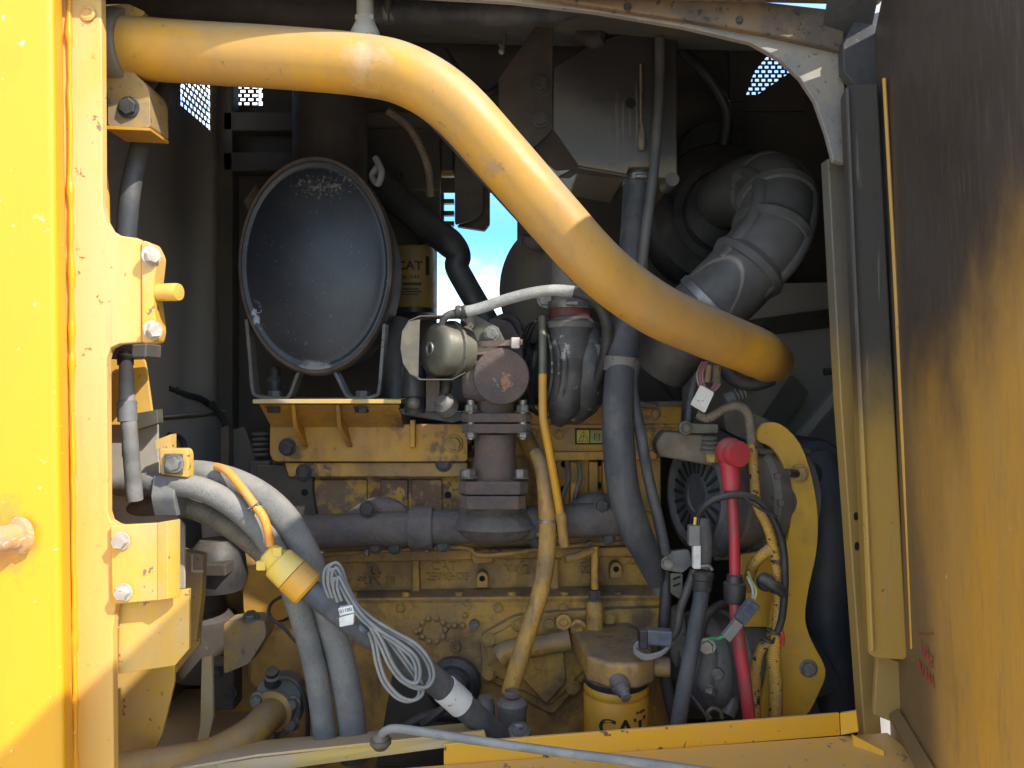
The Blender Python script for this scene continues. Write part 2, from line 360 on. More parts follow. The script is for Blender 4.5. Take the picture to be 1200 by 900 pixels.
mat('blue_plastic', (.045, .065, .10), (.09, .10, .11), .45, 25, rough=.45, bump=.1, dust=.4)
mat('muffler_paint', (.018, .023, .033), (.028, .031, .037), .5, 5, grime=((.055, .054, .053), .22, 6, .8, .45), speck=(.16, .15, .14), samt=.13, sscale=170, rough=.33, rough2=.45, bump=.04, bscale=90)
mat('muffler_shell', (.105, .075, .055), (.055, .042, .034), .5, 12, speck=(.13, .085, .05), samt=.12, rough=.7, bump=.3)
mat('rust_iron', (.115, .085, .072), (.08, .066, .062), .5, 14, grime=((.16, .095, .06), .3, 16, 1, .7), speck=(.20, .12, .085), samt=.12, sscale=150, rough=.75, bump=.7, bscale=100, dust=.3, dustcol=(.28, .2, .16))
mat('rust_light', (.30, .19, .14), (.22, .14, .11), .5, 20, speck=(.1, .07, .06), samt=.1, rough=.7, bump=.3)
mat('manifold_iron', (.080, .073, .070), (.13, .112, .10), .5, 14, grime=((.14, .09, .065), .32, 14, 1, .7), speck=(.15, .11, .085), samt=.15, sscale=150, rough=.7, bump=.8, bscale=100, dust=.3, dustcol=(.2, .17, .15))
mat('cast_grey', (.115, .112, .106), (.17, .16, .145), .5, 12, speck=(.06, .058, .055), samt=.2, sscale=120, rough=.5, bump=.25, dust=.3, metal=.2)
mat('shroud_plastic', (.036, .041, .052), (.058, .060, .066), .5, 5, grime=((.10, .095, .085), .3, 9, .5, .5), rough=.5, rough2=.68, bump=.12, dust=.3, dustcol=(.16, .15, .13))
mat('alternator_grey', (.105, .092, .075), (.15, .13, .10), .5, 14, speck=(.04, .036, .03), samt=.15, rough=.5, bump=.2, dust=.4, dustcol=(.2, .17, .13))
mat('turbo_paint', (.085, .083, .08), (.045, .043, .042), .5, 12, speck=(.045, .04, .04), samt=.1, rough=.45, bump=.15, wear=(.30, .285, .26), wamt=.29, wscale=26, metal=.25)
mat('steel', (.30, .295, .28), (.20, .185, .165), .5, 20, speck=(.12, .1, .08), samt=.14, rough=.35, bump=.08, metal=.75)
mat('arc_yellow', (.62, .335, .028), (.52, .29, .05), .45, 7, speck=(.2, .13, .06), samt=.1, rough=.4, bump=.1, grime=((.2, .13, .06), .2, 9, .6, .6), dust=.4)
mat('zinc', (.135, .132, .10), (.10, .09, .065), .5, 14, speck=(.07, .06, .045), samt=.16, rough=.42, rough2=.6, bump=.12, metal=.25, dust=.3, dustcol=(.26, .22, .16))
mat('shield_grey', (.19, .165, .12), (.13, .115, .09), .5, 18, speck=(.08, .07, .055), samt=.12, rough=.5, bump=.1, metal=.3)
mat('bolt_grey', (.23, .22, .20), (.16, .145, .12), .5, 60, speck=(.09, .075, .06), samt=.2, sscale=300, rough=.4, bump=.1, metal=.55, dust=.3)
mat('bolt_pale', (.52, .46, .38), (.40, .34, .27), .5, 60, speck=(.2, .17, .12), samt=.2, sscale=300, rough=.45, bump=.15, metal=.2)
mat('bolt_dark', (.075, .068, .06), (.05, .046, .042), .5, 60, rough=.5, bump=.15, metal=.3, dust=.4)
mat('bolt_yellow', (.42, .25, .05), (.26, .165, .06), .5, 50, speck=(.1, .07, .04), samt=.2, sscale=250, rough=.5, bump=.2)
mat('filter_yellow', (.62, .30, .018), (.52, .27, .035), .35, 12, speck=(.2, .13, .05), samt=.08, rough=.33, bump=.03, dust=.4)
mat('filter_shaded', (.33, .19, .03), (.24, .15, .045), .5, 12, speck=(.12, .08, .04), samt=.12, rough=.45, bump=.06)  # darker copy of the filter yellow, with its shade put into the colour
mat('plug_yellow', (.72, .48, .05), (.60, .45, .14), .45, 20, speck=(.3, .22, .1), samt=.12, rough=.5, bump=.12)
mat('orange_hose', (.70, .27, .03), (.60, .30, .10), .4, 25, speck=(.4, .22, .1), samt=.1, rough=.5, bump=.1)
mat('white_sleeve', (.40, .40, .375), (.30, .30, .28), .5, 30, speck=(.22, .22, .21), samt=.18, sscale=300, rough=.7, bump=.4, bscale=420)
mat('red_rubber', (.45, .028, .042), (.32, .045, .05), .5, 16, grime=((.22, .09, .075), .3, 22, .5, .6), speck=(.25, .12, .1), samt=.07, rough=.32, bump=.06, dust=.2)
mat('maroon', (.11, .022, .022), (.07, .03, .028), .5, 18, rough=.5, bump=.1)
mat('white_label', (.62, .61, .57), (.50, .47, .41), .4, 30, speck=(.25, .23, .2), samt=.1, sscale=200, rough=.6, bump=.05)
mat('ink', (.015, .015, .015), rough=.5, bump=0)
mat('ink_red', (.30, .028, .03), (.34, .08, .04), .4, 60, rough=.7, bump=0)
mat('lbl_yellow', (.55, .48, .04), (.42, .36, .06), .4, 30, speck=(.15, .12, .06), samt=.12, rough=.5, bump=.03)
mat('lbl_green', (.34, .37, .10), (.26, .27, .10), .4, 30, rough=.5, bump=.03)
mat('green_wire', (.03, .24, .08), rough=.4, bump=0)
mat('pink_wire', (.30, .16, .17), rough=.5, bump=0)
mat('hole_shade', (.008, .008, .008), rough=.9, bump=0)  # near-black discs and bars: shade inside holes and slots put into the colour
mat('pin_rust', (.52, .27, .10), (.40, .27, .18), .5, 30, speck=(.6, .5, .38), samt=.25, sscale=120, rough=.7, bump=.5)
mat('pale_panel', (.42, .37, .28), (.34, .31, .26), .5, 8, speck=(.25, .2, .12), samt=.1, rough=.5, bump=.06)
mat('ground', (.55, .475, .375), (.46, .39, .30), .5, .6, speck=(.18, .16, .13), samt=.25, sscale=14, rough=.9, bump=.5, bscale=20)
# soot, dust, bare paint and one painted lit patch, each with its own outline
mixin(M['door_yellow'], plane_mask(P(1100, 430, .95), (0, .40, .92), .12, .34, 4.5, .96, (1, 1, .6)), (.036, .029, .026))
mixin(M['door_yellow'], plane_mask(P(1060, 300, 1.1), (0, .97, -.10), .05, .12, 5, .75, (1, 1, .3)), (.075, .058, .038))
def scratch_mask(sc_, thr, hi):
    def fn(N, L, pos):
        k = N.new('ShaderNodeMapping'); k.inputs['Scale'].default_value = (1, 1, .06); L.new(pos, k.inputs['Vector'])
        n = N.new('ShaderNodeTexNoise'); n.inputs['Scale'].default_value = sc_; n.inputs['Detail'].default_value = 4; L.new(k.outputs[0], n.inputs['Vector'])
        r = N.new('ShaderNodeMapRange'); r.inputs['From Min'].default_value = thr; r.inputs['From Max'].default_value = thr+.07; r.inputs['To Max'].default_value = hi
        L.new(n.outputs['Fac'], r.inputs['Value']); return r.outputs[0]
    return fn
mixin(M['door_yellow'], scratch_mask(260, .56, .22), (.14, .11, .085))
mixin(M['door_channel'], plane_mask(P(1030, 470, 1.17), (0, 0, 1), .10, .2, 7, .96, (1, 1, .6)), (.040, .038, .036))
mixin(M['jamb_grey'], plane_mask(P(1000, 400, 1.22), (0, 0, -1), .10, .2, 9, .75, (1, 1, .4)), (.40, .24, .05))
mixin(M['flange_yellow'], plane_mask(P(100, 520, 1.06), (0, 0, -1), .2, .35, 4, .7, (1, 1, .3)), (.68, .37, .07))

mixin(M['tank_grey'], plane_mask(P(700, 118, 1.48), (.62, 0, .78), .06, .14, 6, .95), (.022, .018, .015))
mixin(M['tank_grey'], scratch_mask(90, .63, .4), (.2, .185, .16))
mixin(M['tank_grey'], plane_mask(P(715, 192, 1.48), (0, 0, -1), .02, .06, 14, .7), (.20, .155, .09))
for x_, y_, r_ in ((432, 690, .05), (620, 672, .05), (545, 775, .06), (700, 706, .05), (395, 735, .06), (660, 812, .05), (500, 820, .07), (750, 735, .05)):
    mixin(M['engine_yellow'], spot_mask(P(x_, y_, 1.62), r_, 38, .34, (1.3, .3, .6), .55, .12, .24), (.055, .040, .030))
for x_, y_, r_ in ((350, 530, .03), (520, 530, .04), (640, 585, .04), (760, 500, .05), (470, 490, .03)):
    mixin(M['engine_bright'], spot_mask(P(x_, y_, 1.6), r_, 45, .36, (1.1, .3, .8), .75, .09, .24), (.085, .058, .036))
mixin(M['muffler_paint'], spot_mask(P(378, 218, 1.54), .07, 150, .49, (.62, .3, 1.5), .8, .03, .22), (.20, .18, .16))
mixin(M['muffler_paint'], spot_mask(P(300, 372, 1.54), .045, 85, .40, (2.6, .3, .75)), (.34, .36, .38))
mixin(M['muffler_paint'], spot_mask(P(375, 432, 1.54), .07, 40, .36, (.7, .3, 2.6), .75, .1), (.26, .255, .25))  # dusty crescent at the cap's bottom, its sunlit look put into the colour
mixin(M['post_yellow'], spot_mask(P(8, 628, 1.0), .045, 40, .22, (1, .3, 1), .85, .14, .3), (.50, .20, .05))
mixin(M['tube_yellow'], spot_mask(P(572, 190, 1.09), .015, 60, .30, (1, .2, 1), .6, .10, .25), (.30, .19, .12))
mixin(M['door_channel'], scratch_mask(120, .64, .5), (.22, .18, .13))
mixin(M['tube_yellow'], spot_mask(P(425, 60, 1.09), .06, 25, .42, (1.6, .2, .7), .55, .12, .3), (.55, .42, .30))
mixin(M['rust_iron'], spot_mask(P(592, 446, 1.4), .03, 110, .40, (1, .3, 1), .9, .05, .3), (.30, .16, .09))
mixin(M['sill_yellow'], spot_mask(P(558, 888, 1.05), .018, 60, .36, (.6, .4, 2), .95, .04, .3), (.09, .04, .025))

# ------------------------------------------------------------------ ground
g = B(); g.prism([Vector((-900, -900, 0)), Vector((900, -900, 0)), Vector((900, 900, 0)), Vector((-900, 900, 0))], (0, 0, -.3))
g.build('ground', M['ground'], kind='structure', label='pale dusty ground under the machine')

# ------------------------------------------------------------------ the engine compartment (one welded housing)
hous = thing('engine_housing', 'dark sooty sheet metal housing round the engine with a pale arched corner plate', 'housing', (0, 1.6, CZ-.9))
LX, RX, BY = -.77, .95, 2.06
RT = Vector
def panel(name, o, u, v, us, vs, skip, t, m, parent, n):
    """a flat sheet o + u*a + v*b over the grid us x vs with some cells left open; n = thickness direction"""
    b = B()
    for i in range(len(us)-1):
        for j in range(len(vs)-1):
            if (i, j) in skip: continue
            q = [o+u*us[i]+v*vs[j], o+u*us[i+1]+v*vs[j], o+u*us[i+1]+v*vs[j+1], o+u*us[i]+v*vs[j+1]]
            k = len(b.v); b.v += q; b.face((k, k+1, k+2, k+3))
    me = b.build(name, m, parent, fix=False)
    bm = bmesh.new(); bm.from_mesh(me.data); bmesh.ops.remove_doubles(bm, verts=bm.verts, dist=1e-5); bmesh.ops.recalc_face_normals(bm, faces=bm.faces); bm.to_mesh(me.data); bm.free()
    md = me.modifiers.new('thick', 'SOLIDIFY'); md.thickness = t; md.offset = 0
    return me
def lattice(o, u, v, nu, nv, pu, pv, hole, name, m, parent):
    """perforated sheet: staggered slots"""
    b = B(); h = .5*hole
    for j in range(nv):
        for i in range(nu):
            x0 = i*pu; y0 = j*pv
            s = pu*.25 if j % 2 else -pu*.25
            oc = [(x0, y0), (x0+pu, y0), (x0+pu, y0+pv), (x0, y0+pv)]
            cx, cy = x0+pu/2, y0+pv/2
            ic = [(cx-pu*h, cy-pv*h), (cx+pu*h, cy-pv*h), (cx+pu*h, cy+pv*h), (cx-pu*h, cy+pv*h)]
            k = len(b.v); sh = pu*.5*(j % 2)
            for (a, c) in oc+ic: b.v.append(o+u*(a+sh)+v*c)
            for q in range(4):
                q2 = (q+1) % 4; b.face((k+q, k+q2, k+4+q2, k+4+q))
    me = b.build(name, m, parent, fix=False, kind='stuff')
    return me
def bx(px, d=BY): return (px-600)/F*d
def bz(py, d=BY): return -(py-450)/F*d
# back wall with the open window and two perforated vents
bw = Vector((0, BY, CZ)); U = Vector((1, 0, 0)); V = Vector((0, 0, 1))
xs = [LX, bx(266), bx(308), bx(512), bx(606), bx(872), bx(936), RX]
zs = [-1.2, bz(440), bz(226), bz(124), bz(112), bz(95), bz(66), .95]
skip = {(3, 2-1), (1, 4-1), (1, 4), (5, 4), (5, 5)}
skip = {(3, 1), (1, 3), (1, 4), (5, 4), (5, 5)}
panel('back_panel', bw, U, V, xs, zs, skip, .004, M['wall_soot'], hous, None)
lattice(bw+U*bx(266)+V*bz(124), U, V, 4, 6, S(42, BY)/4.5, S(29, BY)/6, .60, 'vent_mesh', M['wall_soot'], hous)
lattice(bw+U*bx(872)+V*bz(112), U, V, 8, 9, S(64, BY)/8.5, S(46, BY)/9, .60, 'vent_mesh', M['wall_soot'], hous)
# left wall with a perforated vent
lw = Vector((LX, 0, CZ)); UY = Vector((0, 1, 0))
ys = [1.02, 1.78, 1.96, BY]; zl = [-1.2, .645, .78, .95]
panel('side_panel', lw, UY, V, ys, zl, {(1, 1)}, .004, M['wall_dark'], hous, None)
lattice(lw+UY*1.78+V*.645, UY, V, 8, 9, .18/8.5, .135/9, .58, 'vent_mesh', M['wall_dark'], hous)
panel('side_panel', Vector((RX, 0, CZ)), UY, V, [1.24, BY], [-1.2, .95], set(), .004, M['wall_soot'], hous, None)
panel('belly_pan', Vector((0, 0, CZ-.9)), U, UY, [LX, RX], [1.0, BY], set(), .004, M['wall_soot'], hous, None)
b = B(); b.prism([FPt(60, 925, .004), FPt(1060, 890, .004), FPt(1060, 890, .004)-Vector((0, 0, .45)), FPt(60, 925, .004)-Vector((0, 0, .45))], (0, .006, 0)); b.build('front_sheet', M['sill_yellow'], hous)
b = B(); b.prism([Vector((LX-.03, 1.02, CZ+.66)), Vector((RX, 1.30, CZ+.55)), Vector((RX, BY, CZ+.93)), Vector((LX-.03, BY, CZ+.93))], (0, 0, .006)); b.build('roof_panel', M['wall_soot'], hous)
# seam strips, ledges and bolts on the left wall and the back
b = B(); b.box((LX+.012, 1.62, CZ-.07), (.024, .8, .006)); b.box((LX+.006, 1.62, CZ-.145), (.012, .8, .13)); b.build('ledge', M['wall_dark'], hous, bevel=.002)
for yy in (1.50, 1.64): bolt(hous, (LX+.004, yy, CZ+S(450-297, 1.6)), (1, 0, 0), .008, M['bolt_yellow'])
b = B(); b.box((LX+.02, BY-.03, CZ), (.04, .05, 1.8)); b.build('corner_post', M['wall_soot'], hous, bevel=.003)
B().plate([(855, 50), (912, 50), (884, 84), (872, 118), (855, 118)], 2.03, .01).build('duct_plate', M['wall_soot'], hous)
B().plate([(944, 60), (944, 130), (870, 130), (886, 112), (930, 82)], 2.03, .01).build('duct_plate', M['wall_soot'], hous)
B().prism([FPt(x, y, -.06) for x, y in [(-160, -52), (560, -44), (560, -130), (-160, -130)]], (0, .05, 0)).build('added_shade_lip', M['beam_rust'], hous, bevel=.004)  # unseen overhang, added to shade the top of the bent pipe
B().prism([FPt(x, y, -.05) for x, y in [(562, -40), (640, -14), (1040, -4), (1040, -60), (562, -130)]], (0, .03, 0)).build('added_shade_lip', M['beam_rust'], hous, bevel=.004)  # unseen continuation, added to keep the sun off the top beam
B().prism([FPt(x, y, .06) for x, y in [(1000, -20), (1500, -60), (1500, 1000), (1020, 1000), (1004, 470)]], (0, .02, 0)).build('side_panel', M['wall_dark'], hous)
for py in (150, 196): 
    b = B(); b.box((bx(390), BY-.03, CZ+bz(py)), (S(240, BY), .05, S(22, BY))); b.build('cross_rail', M['wall_soot'], hous, bevel=.004)
# right-hand inner panel with its rail
b = B(); b.plate([(800, 335), (1000, 330), (1030, 560), (800, 560)], 1.95, .01); b.build('inner_panel', M['wall_dark'], hous)
b = B(); b.plate([(855, 378), (1000, 358), (1002, 380), (855, 398)], 1.93, .015); b.build('rail', M['panel_brown'], hous, bevel=.003)
for x, y in ((902, 381), (965, 371)): bolt(hous, P(x, y, 1.93), r=.013, m=M['bolt_dark'])
b = B(); b.plate([(885, 505), (930, 440), (948, 460), (905, 520)], 1.85, .02); b.build('gusset', M['plate_grey'], hous, bevel=.002)
b = B(); b.quadbar(P(935, 515, 1.8), P(992, 445, 1.8), .02, .02); b.build('brace', M['wall_dark'], hous)
b = B(); b.tube(pts([(966, 436), (990, 434)], 1.8), .009, smooth=False); b.build('stud', M['bolt_dark'], hous)
# top beam and arched corner plate over the opening
top = [(-160, -120), (500, -26), (860, -3), (990, 12), (990, 60), (900, 40), (810, 24), (600, -8), (100, -60), (-160, -92)]
b = B(); b.prism([FPt(x, y, -.012) for x, y in top], (0, .03, 0)); b.build('top_beam', M['beam_rust'], hous, bevel=.004)
arch = [(-160, -95), (100, -52), (400, -20), (600, -10), (810, 22), (990, 58), (990, 192), (977, 189), (968, 155), (955, 118), (938, 92), (915, 70), (880, 50), (800, 31), (700, 14), (600, 2), (400, -10), (100, -38), (-160, -70)]
b = B(); b.prism([FPt(x, y, 0) for x, y in arch], (0, .012, 0)); b.build('corner_plate', M['beam_grey'], hous, bevel=.002)
for x, y in ((735, 8), (866, 24)): bolt(hous, FPt(x, y, -.012), r=.005, m=M['bolt_dark'])
# right jamb
jamb = [(970, 185), (994, 188), (1004, 470), (1037, 905), (1016, 905), (985, 470)]
b = B(); b.prism([FPt(x, y, .035) for x, y in jamb], (0, .03, 0)); jb = b.build('jamb', M['jamb_grey'], hous, bevel=.003)
for y, x in ((605, 1003), (640, 1004)):
    b = B(); b.lathe(FPt(x, y, .0352), (0, -1, 0), [(S(5, 1.25), 0), (S(5, 1.25), .0008), (.0001, .0008)], 16, .65, 1); b.build('hole_disc', M['hole_shade'], jb)

# ------------------------------------------------------------------ yellow frame post at the left
post = thing('frame_post', 'bright sunlit yellow frame post with a welded flange, left of the engine opening', 'post', P(40, 900, 1.05))
pf = FD(40, -.075)
prof = [(-220, FD(0, -.075)), (60, FD(60, -.075)), (72, FD(72, -.070)), (79, FD(79, -.055)), (82, FD(82, -.03)), (82, FD(82, .11)), (-220, FD(0, .11))]
lo = [Vector(((x-600)/F*d - (0.014 if x > 0 else 0), d, CZ+.75)) for x, d in prof]
hi = [Vector(((x-600)/F*d + (0.006 if x > 0 else 0), d, CZ-.62)) for x, d in prof]
b = B(); b.loft([lo, hi]); b.build('column', M['post_yellow'], post, bevel=.004, sharp=60)
fl = [(66, -90), (117, -90), (119, 40), (120, 240), (123, 258), (130, 270), (140, 276), (162, 279), (166, 285), (166, 401), (140, 403), (129, 408), (125, 420), (126, 600), (129, 610), (137, 615), (150, 618), (150, 706), (136, 708), (132, 740), (134, 950), (66, 950)]
b = B(); b.prism([FPt(x, y, -.012) for x, y in fl], (0, .014, 0)); b.build('flange', M['flange_yellow'], post, bevel=.002)
b = B(); b.prism([FPt(x, y, -.016) for x, y in roundpoly([(165.5, 281), (176, 284), (184, 300), (179, 345), (184, 388), (181, 401), (166, 402)], 4)], (0, .03, 0)); b.build('edge_strip', M['bracket_yellow'], post, bevel=.002)
b = B(); b.tube([FPt(188, 343, .0), FPt(197, 343, -.012), FPt(214, 343, -.026)], S(10.5, 1.07), seg=20, smooth=False)
b.v = []; b.f = []; b.uv = []
b.lathe(FPt(180, 343, .0), (1, -.22, 0), [(S(10, 1.07), 0), (S(10.4, 1.07), .036), (S(9.6, 1.07), .040), (.001, .041)], 22); b.build('pin', M['bracket_yellow'], post)
bolt(post, FPt(177, 300, -.02), (.75, -.66, 0), .0105, M['bolt_pale'], h=.8); bolt(post, FPt(179, 387, -.02), (.75, -.66, 0), .0105, M['bolt_pale'], h=.8)
# weld bead along the column
b = B(); y = -80; rnd = random.Random(3)
path = []; rad = []
while y < 930:
    path.append(FPt(80+6*(y+80)/1000*1.4+rnd.uniform(-.6, .6), y, -.014)); rad.append(S(rnd.choice([2.4, 2.5, 2.6, 2.8, 3.2, 4.4]), 1.04)); y += rnd.uniform(10, 30)
b.tube(path, rad, seg=10, n=3); b.build('weld_bead', M['post_yellow'], post)
# lower bent bracket with two bolts, the plate under it
lb = [(129, 616), (185, 613), (207, 609), (209, 616), (209, 700), (205, 703), (138, 708), (131, 708)]
b = B(); b.prism([FPt(x, y, -.020) for x, y in lb[:1]+[(184, 613), (184, 704)]+lb[6:]], (0, .007, 0)); b.build('bracket', M['bracket_yellow'], post, bevel=.002)
q = [FPt(184, 613, -.020), FPt(196, 611, -.026), FPt(209, 609, -.010), FPt(209, 700, -.010), FPt(196, 702, -.026), FPt(184, 704, -.020)]
b = B(); b.v += q+[p+Vector((0, .007, 0)) for p in q]
for f in ((0, 1, 4, 5), (1, 2, 3, 4), (6, 11, 10, 7), (7, 10, 9, 8), (0, 6, 7, 1), (1, 7, 8, 2), (5, 4, 10, 11), (4, 3, 9, 10), (2, 8, 9, 3), (0, 5, 11, 6)): b.face(f)
b.build('bracket_lip', M['bracket_yellow'], post, bevel=.001)
bolt(post, FPt(142, 634, -.021), (0, -1, 0), .0098, M['bolt_pale'], h=1.0); bolt(post, FPt(145, 694, -.021), (0, -1, 0), .0098, M['bolt_pale'], h=1.0)
b = B(); b.prism([FPt(x, y, .01) for x, y in [(140, 700), (222, 690), (222, 760), (205, 780), (138, 790)]], (0, .006, 0)); b.build('lower_plate', M['bracket_yellow'], post, bevel=.001)
# bolt in the flange at the top and the rusty pin at the left edge
b = B(); b.lathe(FPt(103, 16, -.013), (0, -1, 0), [(S(9, 1.04), 0), (S(9, 1.04), .002), (S(6, 1.04), .003), (S(5.5, 1.04), .001), (.001, .001)], 20); b.build('plug', M['flange_yellow'], post)
b = B(); b.lathe(P(24, 628, FD(20, -.072)), (-.35, -.93, .02), [(S(22, 1), 0), (S(20, 1), .006), (S(15, 1), .008), (S(14, 1), .06), (S(13, 1), .066), (.001, .068)], 24); b.build('stub', M['pin_rust'], post)
# inner yellow gusset and pale sheet behind the post
b = B(); b.plate([(118, 180), (126, 215), (128, 300), (110, 300)], 1.16, .006); b.build('gusset', M['bracket_yellow'], post, bevel=.001)
b = B(); b.plate([(128, 405), (160, 405), (170, 425), (178, 482), (178, 498), (128, 498)], 1.20, .006); b.build('gusset', M['bracket_yellow'], post, bevel=.001)
b = B(); b.plate([(126, 406), (172, 402), (171, 419), (128, 421)], 1.13, .05); b.build('ledge', M['plate_grey'], post, bevel=.003)
b = B(); b.plate([(100, 500), (184, 486), (186, 560), (196, 590), (216, 616), (216, 690), (100, 690)], 1.22, .006); b.build('backing_sheet', M['pale_panel'], post, bevel=.001)
b = B(); b.plate([(160, 484), (184, 480), (185, 496), (160, 504)], 1.19, .02); b.build('spacer', M['zinc'], post, bevel=.001)

# ------------------------------------------------------------------ sill tray along the bottom
sill = thing('sill_tray', 'yellow sill tray with an upright lip along the bottom of the opening', 'sill', P(700, 900, 1.1))
a0, a1 = (520, 872), (1004, 833)
lipt = [(520, 872), (984, 836), (985, 862), (520, 900)]
b = B(); b.prism([FPt(x, y, .0) for x, y in lipt], (0, .006, 0)); b.build('lip', M['sill_yellow'], sill, bevel=.0015)
b = B(); q = [FPt(984, 836, 0), FPt(1003, 833, -.02), FPt(1006, 858, -.03), FPt(985, 862, 0)]; b.prism(q, (.004, .006, 0)); b.build('lip_end', M['sill_yellow'], sill, bevel=.0015)
L0, L1 = FPt(300, 912, -.001), FPt(1040, 858, -.001)
b = B(); q = [L0, L1, L1+Vector((.03, -.16, -.02)), L0+Vector((-.2, -.20, -.012))]; b.prism(q, (0, 0, -.006)); b.build('tray', M['sill_yellow'], sill, bevel=.002)
b = B(); q = [FPt(1000, 862, -.03), FPt(1036, 880, -.06), FPt(1036, 960, -.06), FPt(1000, 960, -.03)]; b.prism(q, (0, .006, 0)); b.build('end_plate', M['sill_yellow'], sill)
bar = thing('sill_channel', 'dusty pale yellow channel lying behind the sill at lower left', 'channel', P(420, 900, 1.15))
b = B(); q = [P(140, 912, 1.13), P(300, 884, 1.13), P(568, 856, 1.2), P(572, 868, 1.2), P(300, 904, 1.13), P(140, 930, 1.13)]; b.prism(q, (0, -.006, 0)); b.build('web', M['sill_pale'], bar, bevel=.0015)
b = B(); q = [P(140, 912, 1.126), P(300, 884, 1.126), P(568, 856, 1.196), P(560, 846, 1.27), P(300, 868, 1.27), P(140, 888, 1.27)]; b.prism(q, (0, 0, -.004)); b.build('flange', M['sill_pale'], bar, bevel=.001)
rod = thing('stay_rod', 'long grey metal stay rod with a ball end lying over the sill', 'rod', P(600, 870, 1.02))
b = B(); b.tube(pts([(446, 866, 1.09), (450, 858, 1.085), (462, 854, 1.08), (490, 857, 1.07), (560, 868, 1.06), (660, 882, 1.04), (740, 892, 1.02), (840, 906, 1.0)]), S(5.2, 1.06), 12); b.build('shaft', M['cable_grey'], rod)
b = B(); b.ball(P(446, 868, 1.09), S(11, 1.09)); b.lathe(P(446, 868, 1.09), (0, 0, -1), [(S(12.5, 1.09), -.002), (S(12.5, 1.09), .004), (S(7, 1.09), .012)], 18); b.build('ball_end', M['zinc'], rod)

# ------------------------------------------------------------------ open door at the right
door = thing('engine_door', 'open yellow engine door, black with soot at its top and with red handwriting near the bottom', 'door', P(1050, 900, 1.2))
def DP(s, z, off=0.0):                 # s metres out from the hinge toward the viewer, z above the camera, off to the left
    x0 = .589-.041*z; a = Vector((-.2, -1, 0)).normalized()
    return Vector((x0, 1.215, CZ+z))+a*s+Vector((-1, .2, 0)).normalized()*off
q = [DP(-.05, .53), DP(.02, .54), DP(.16, .64), DP(.25, .69), DP(1.10, .71), DP(1.10, -.64), DP(-.05, -.60)]
b = B(); b.prism(q, (.02, -.004, 0)); b.build('skin', M['door_yellow'], door, bevel=.002)
b = B(); q = [DP(.0, .545, .002), DP(.0, .545, .075), DP(.16, .645, .075), DP(.16, .645, .002)]; b.prism(q, (0, .003, -.006)); b.build('top_fold', M['seal_rubber'], door)
# stiffening channel with its dark face and the sliver of clean paint beside it
ch = [(990, 102), (997, 99), (1029, 97), (1064, 770), (1060, 774), (1026, 772), (1018, 766)]
b = B(); b.prism([P(x, y, 1.155) for x, y in ch], (.012, .045, 0)); b.build('channel', M['door_channel'], door, bevel=.004)
b = B(); b.tube(pts([(993, 105), (1001, 300), (1009, 470), (1016, 620), (1022, 762)], 1.153), S(3.0, 1.15), 8); b.build('seal_strip', M['door_channel'], door)
b = B(); b.tube(pts([(1036, 92), (1042, 200), (1049, 330), (1056, 480), (1064, 640), (1069, 760)], 1.13), S(2.2, 1.13), 8); b.build('edge_rod', M['tube_yellow'], door)
b = B(); b.plate([(988, 52), (1003, 22), (1036, 12), (1038, 100), (1003, 101), (989, 84)], 1.19, .02); b.build('hinge_cap', M['seal_rubber'], door, bevel=.002)
b = B(); b.plate([(1028, 768), (1058, 776), (1057, 838), (1045, 846), (1024, 838)], 1.20, .01); b.build('hinge_plate', M['jamb_grey'], door, bevel=.002)
b = B(); b.prism([DP(.02, -.505, .004), DP(.3, -.53, .004), DP(.3, -.545, .018), DP(.02, -.515, .018)], (0, 0, -.006)); b.build('bottom_fold', M['door_yellow'], door, bevel=.001)
# handwriting in red marker on the inside of the door
dr = Vector((.2, 1, 0)).normalized()*-1; up = Vector((0, 0, 1))
def door_at(px, py):                    # where the ray through a pixel meets the door sheet
    u = (px-600)/F; v = -(py-450)/F; d = 1.0
    for _ in range(30):
        z = v*d; x0 = .589-.041*z; d = (x0-.2*1.215)/(u-.2)
    return P(px, py, d)
nv = Vector((-1, .2, 0)).normalized()*.0022
text('1.8kg', door_at(1087, 765)+nv, .025, M['ink_red'], door, 'handwriting', .0002, (dr, up), xs=1.0)
text('R134A', door_at(1087, 790)+nv, .024, M['ink_red'], door, 'handwriting', .0002, (dr, up), xs=1.0)
b = B(); b.tube([door_at(x, y)+nv for x, y in ((1078, 742), (1083, 744), (1090, 743), (1095, 742))], .0008, 6); b.build('pen_stroke', M['ink_red'], door)

# ------------------------------------------------------------------ the bent yellow pipe
pipe_t = thing('bent_pipe', 'thick bent yellow steel pipe crossing in front of the engine', 'pipe', P(450, 75, 1.14))
tp = [(120, 54, 1.13), (230, 62, 1.13), (330, 68, 1.13), (420, 76, 1.13), (475, 88, 1.13), (530, 122, 1.135), (590, 187, 1.15), (650, 256, 1.17), (695, 306, 1.19), (735, 340, 1.22), (775, 366, 1.25), (820, 386, 1.29), (857, 401, 1.33), (888, 414, 1.38), (903, 424, 1.50)]
rp = .0437
b = B(); b.tube(pts(tp), rp, seg=40, n=8); b.build('pipe_body', M['tube_yellow'], pipe_t)
b = B()
col = roundpoly([(108, 6), (150, 4), (171, 14), (165, 20), (153, 28), (150, 50), (152, 72), (159, 88), (170, 97), (175, 108), (176, 150), (126, 148), (126, 108), (108, 92)], 5)
b.plate(col, 1.115, .06); b.build('clamp_block', M['clamp_yellow'], pipe_t, bevel=.003)
b = B(); b.prism(pts([(124, 147), (176, 150), (176, 153), (124, 151)], 1.112), (0, .06, 0)); b.build('clamp_foot', M['tube_yellow'], pipe_t)
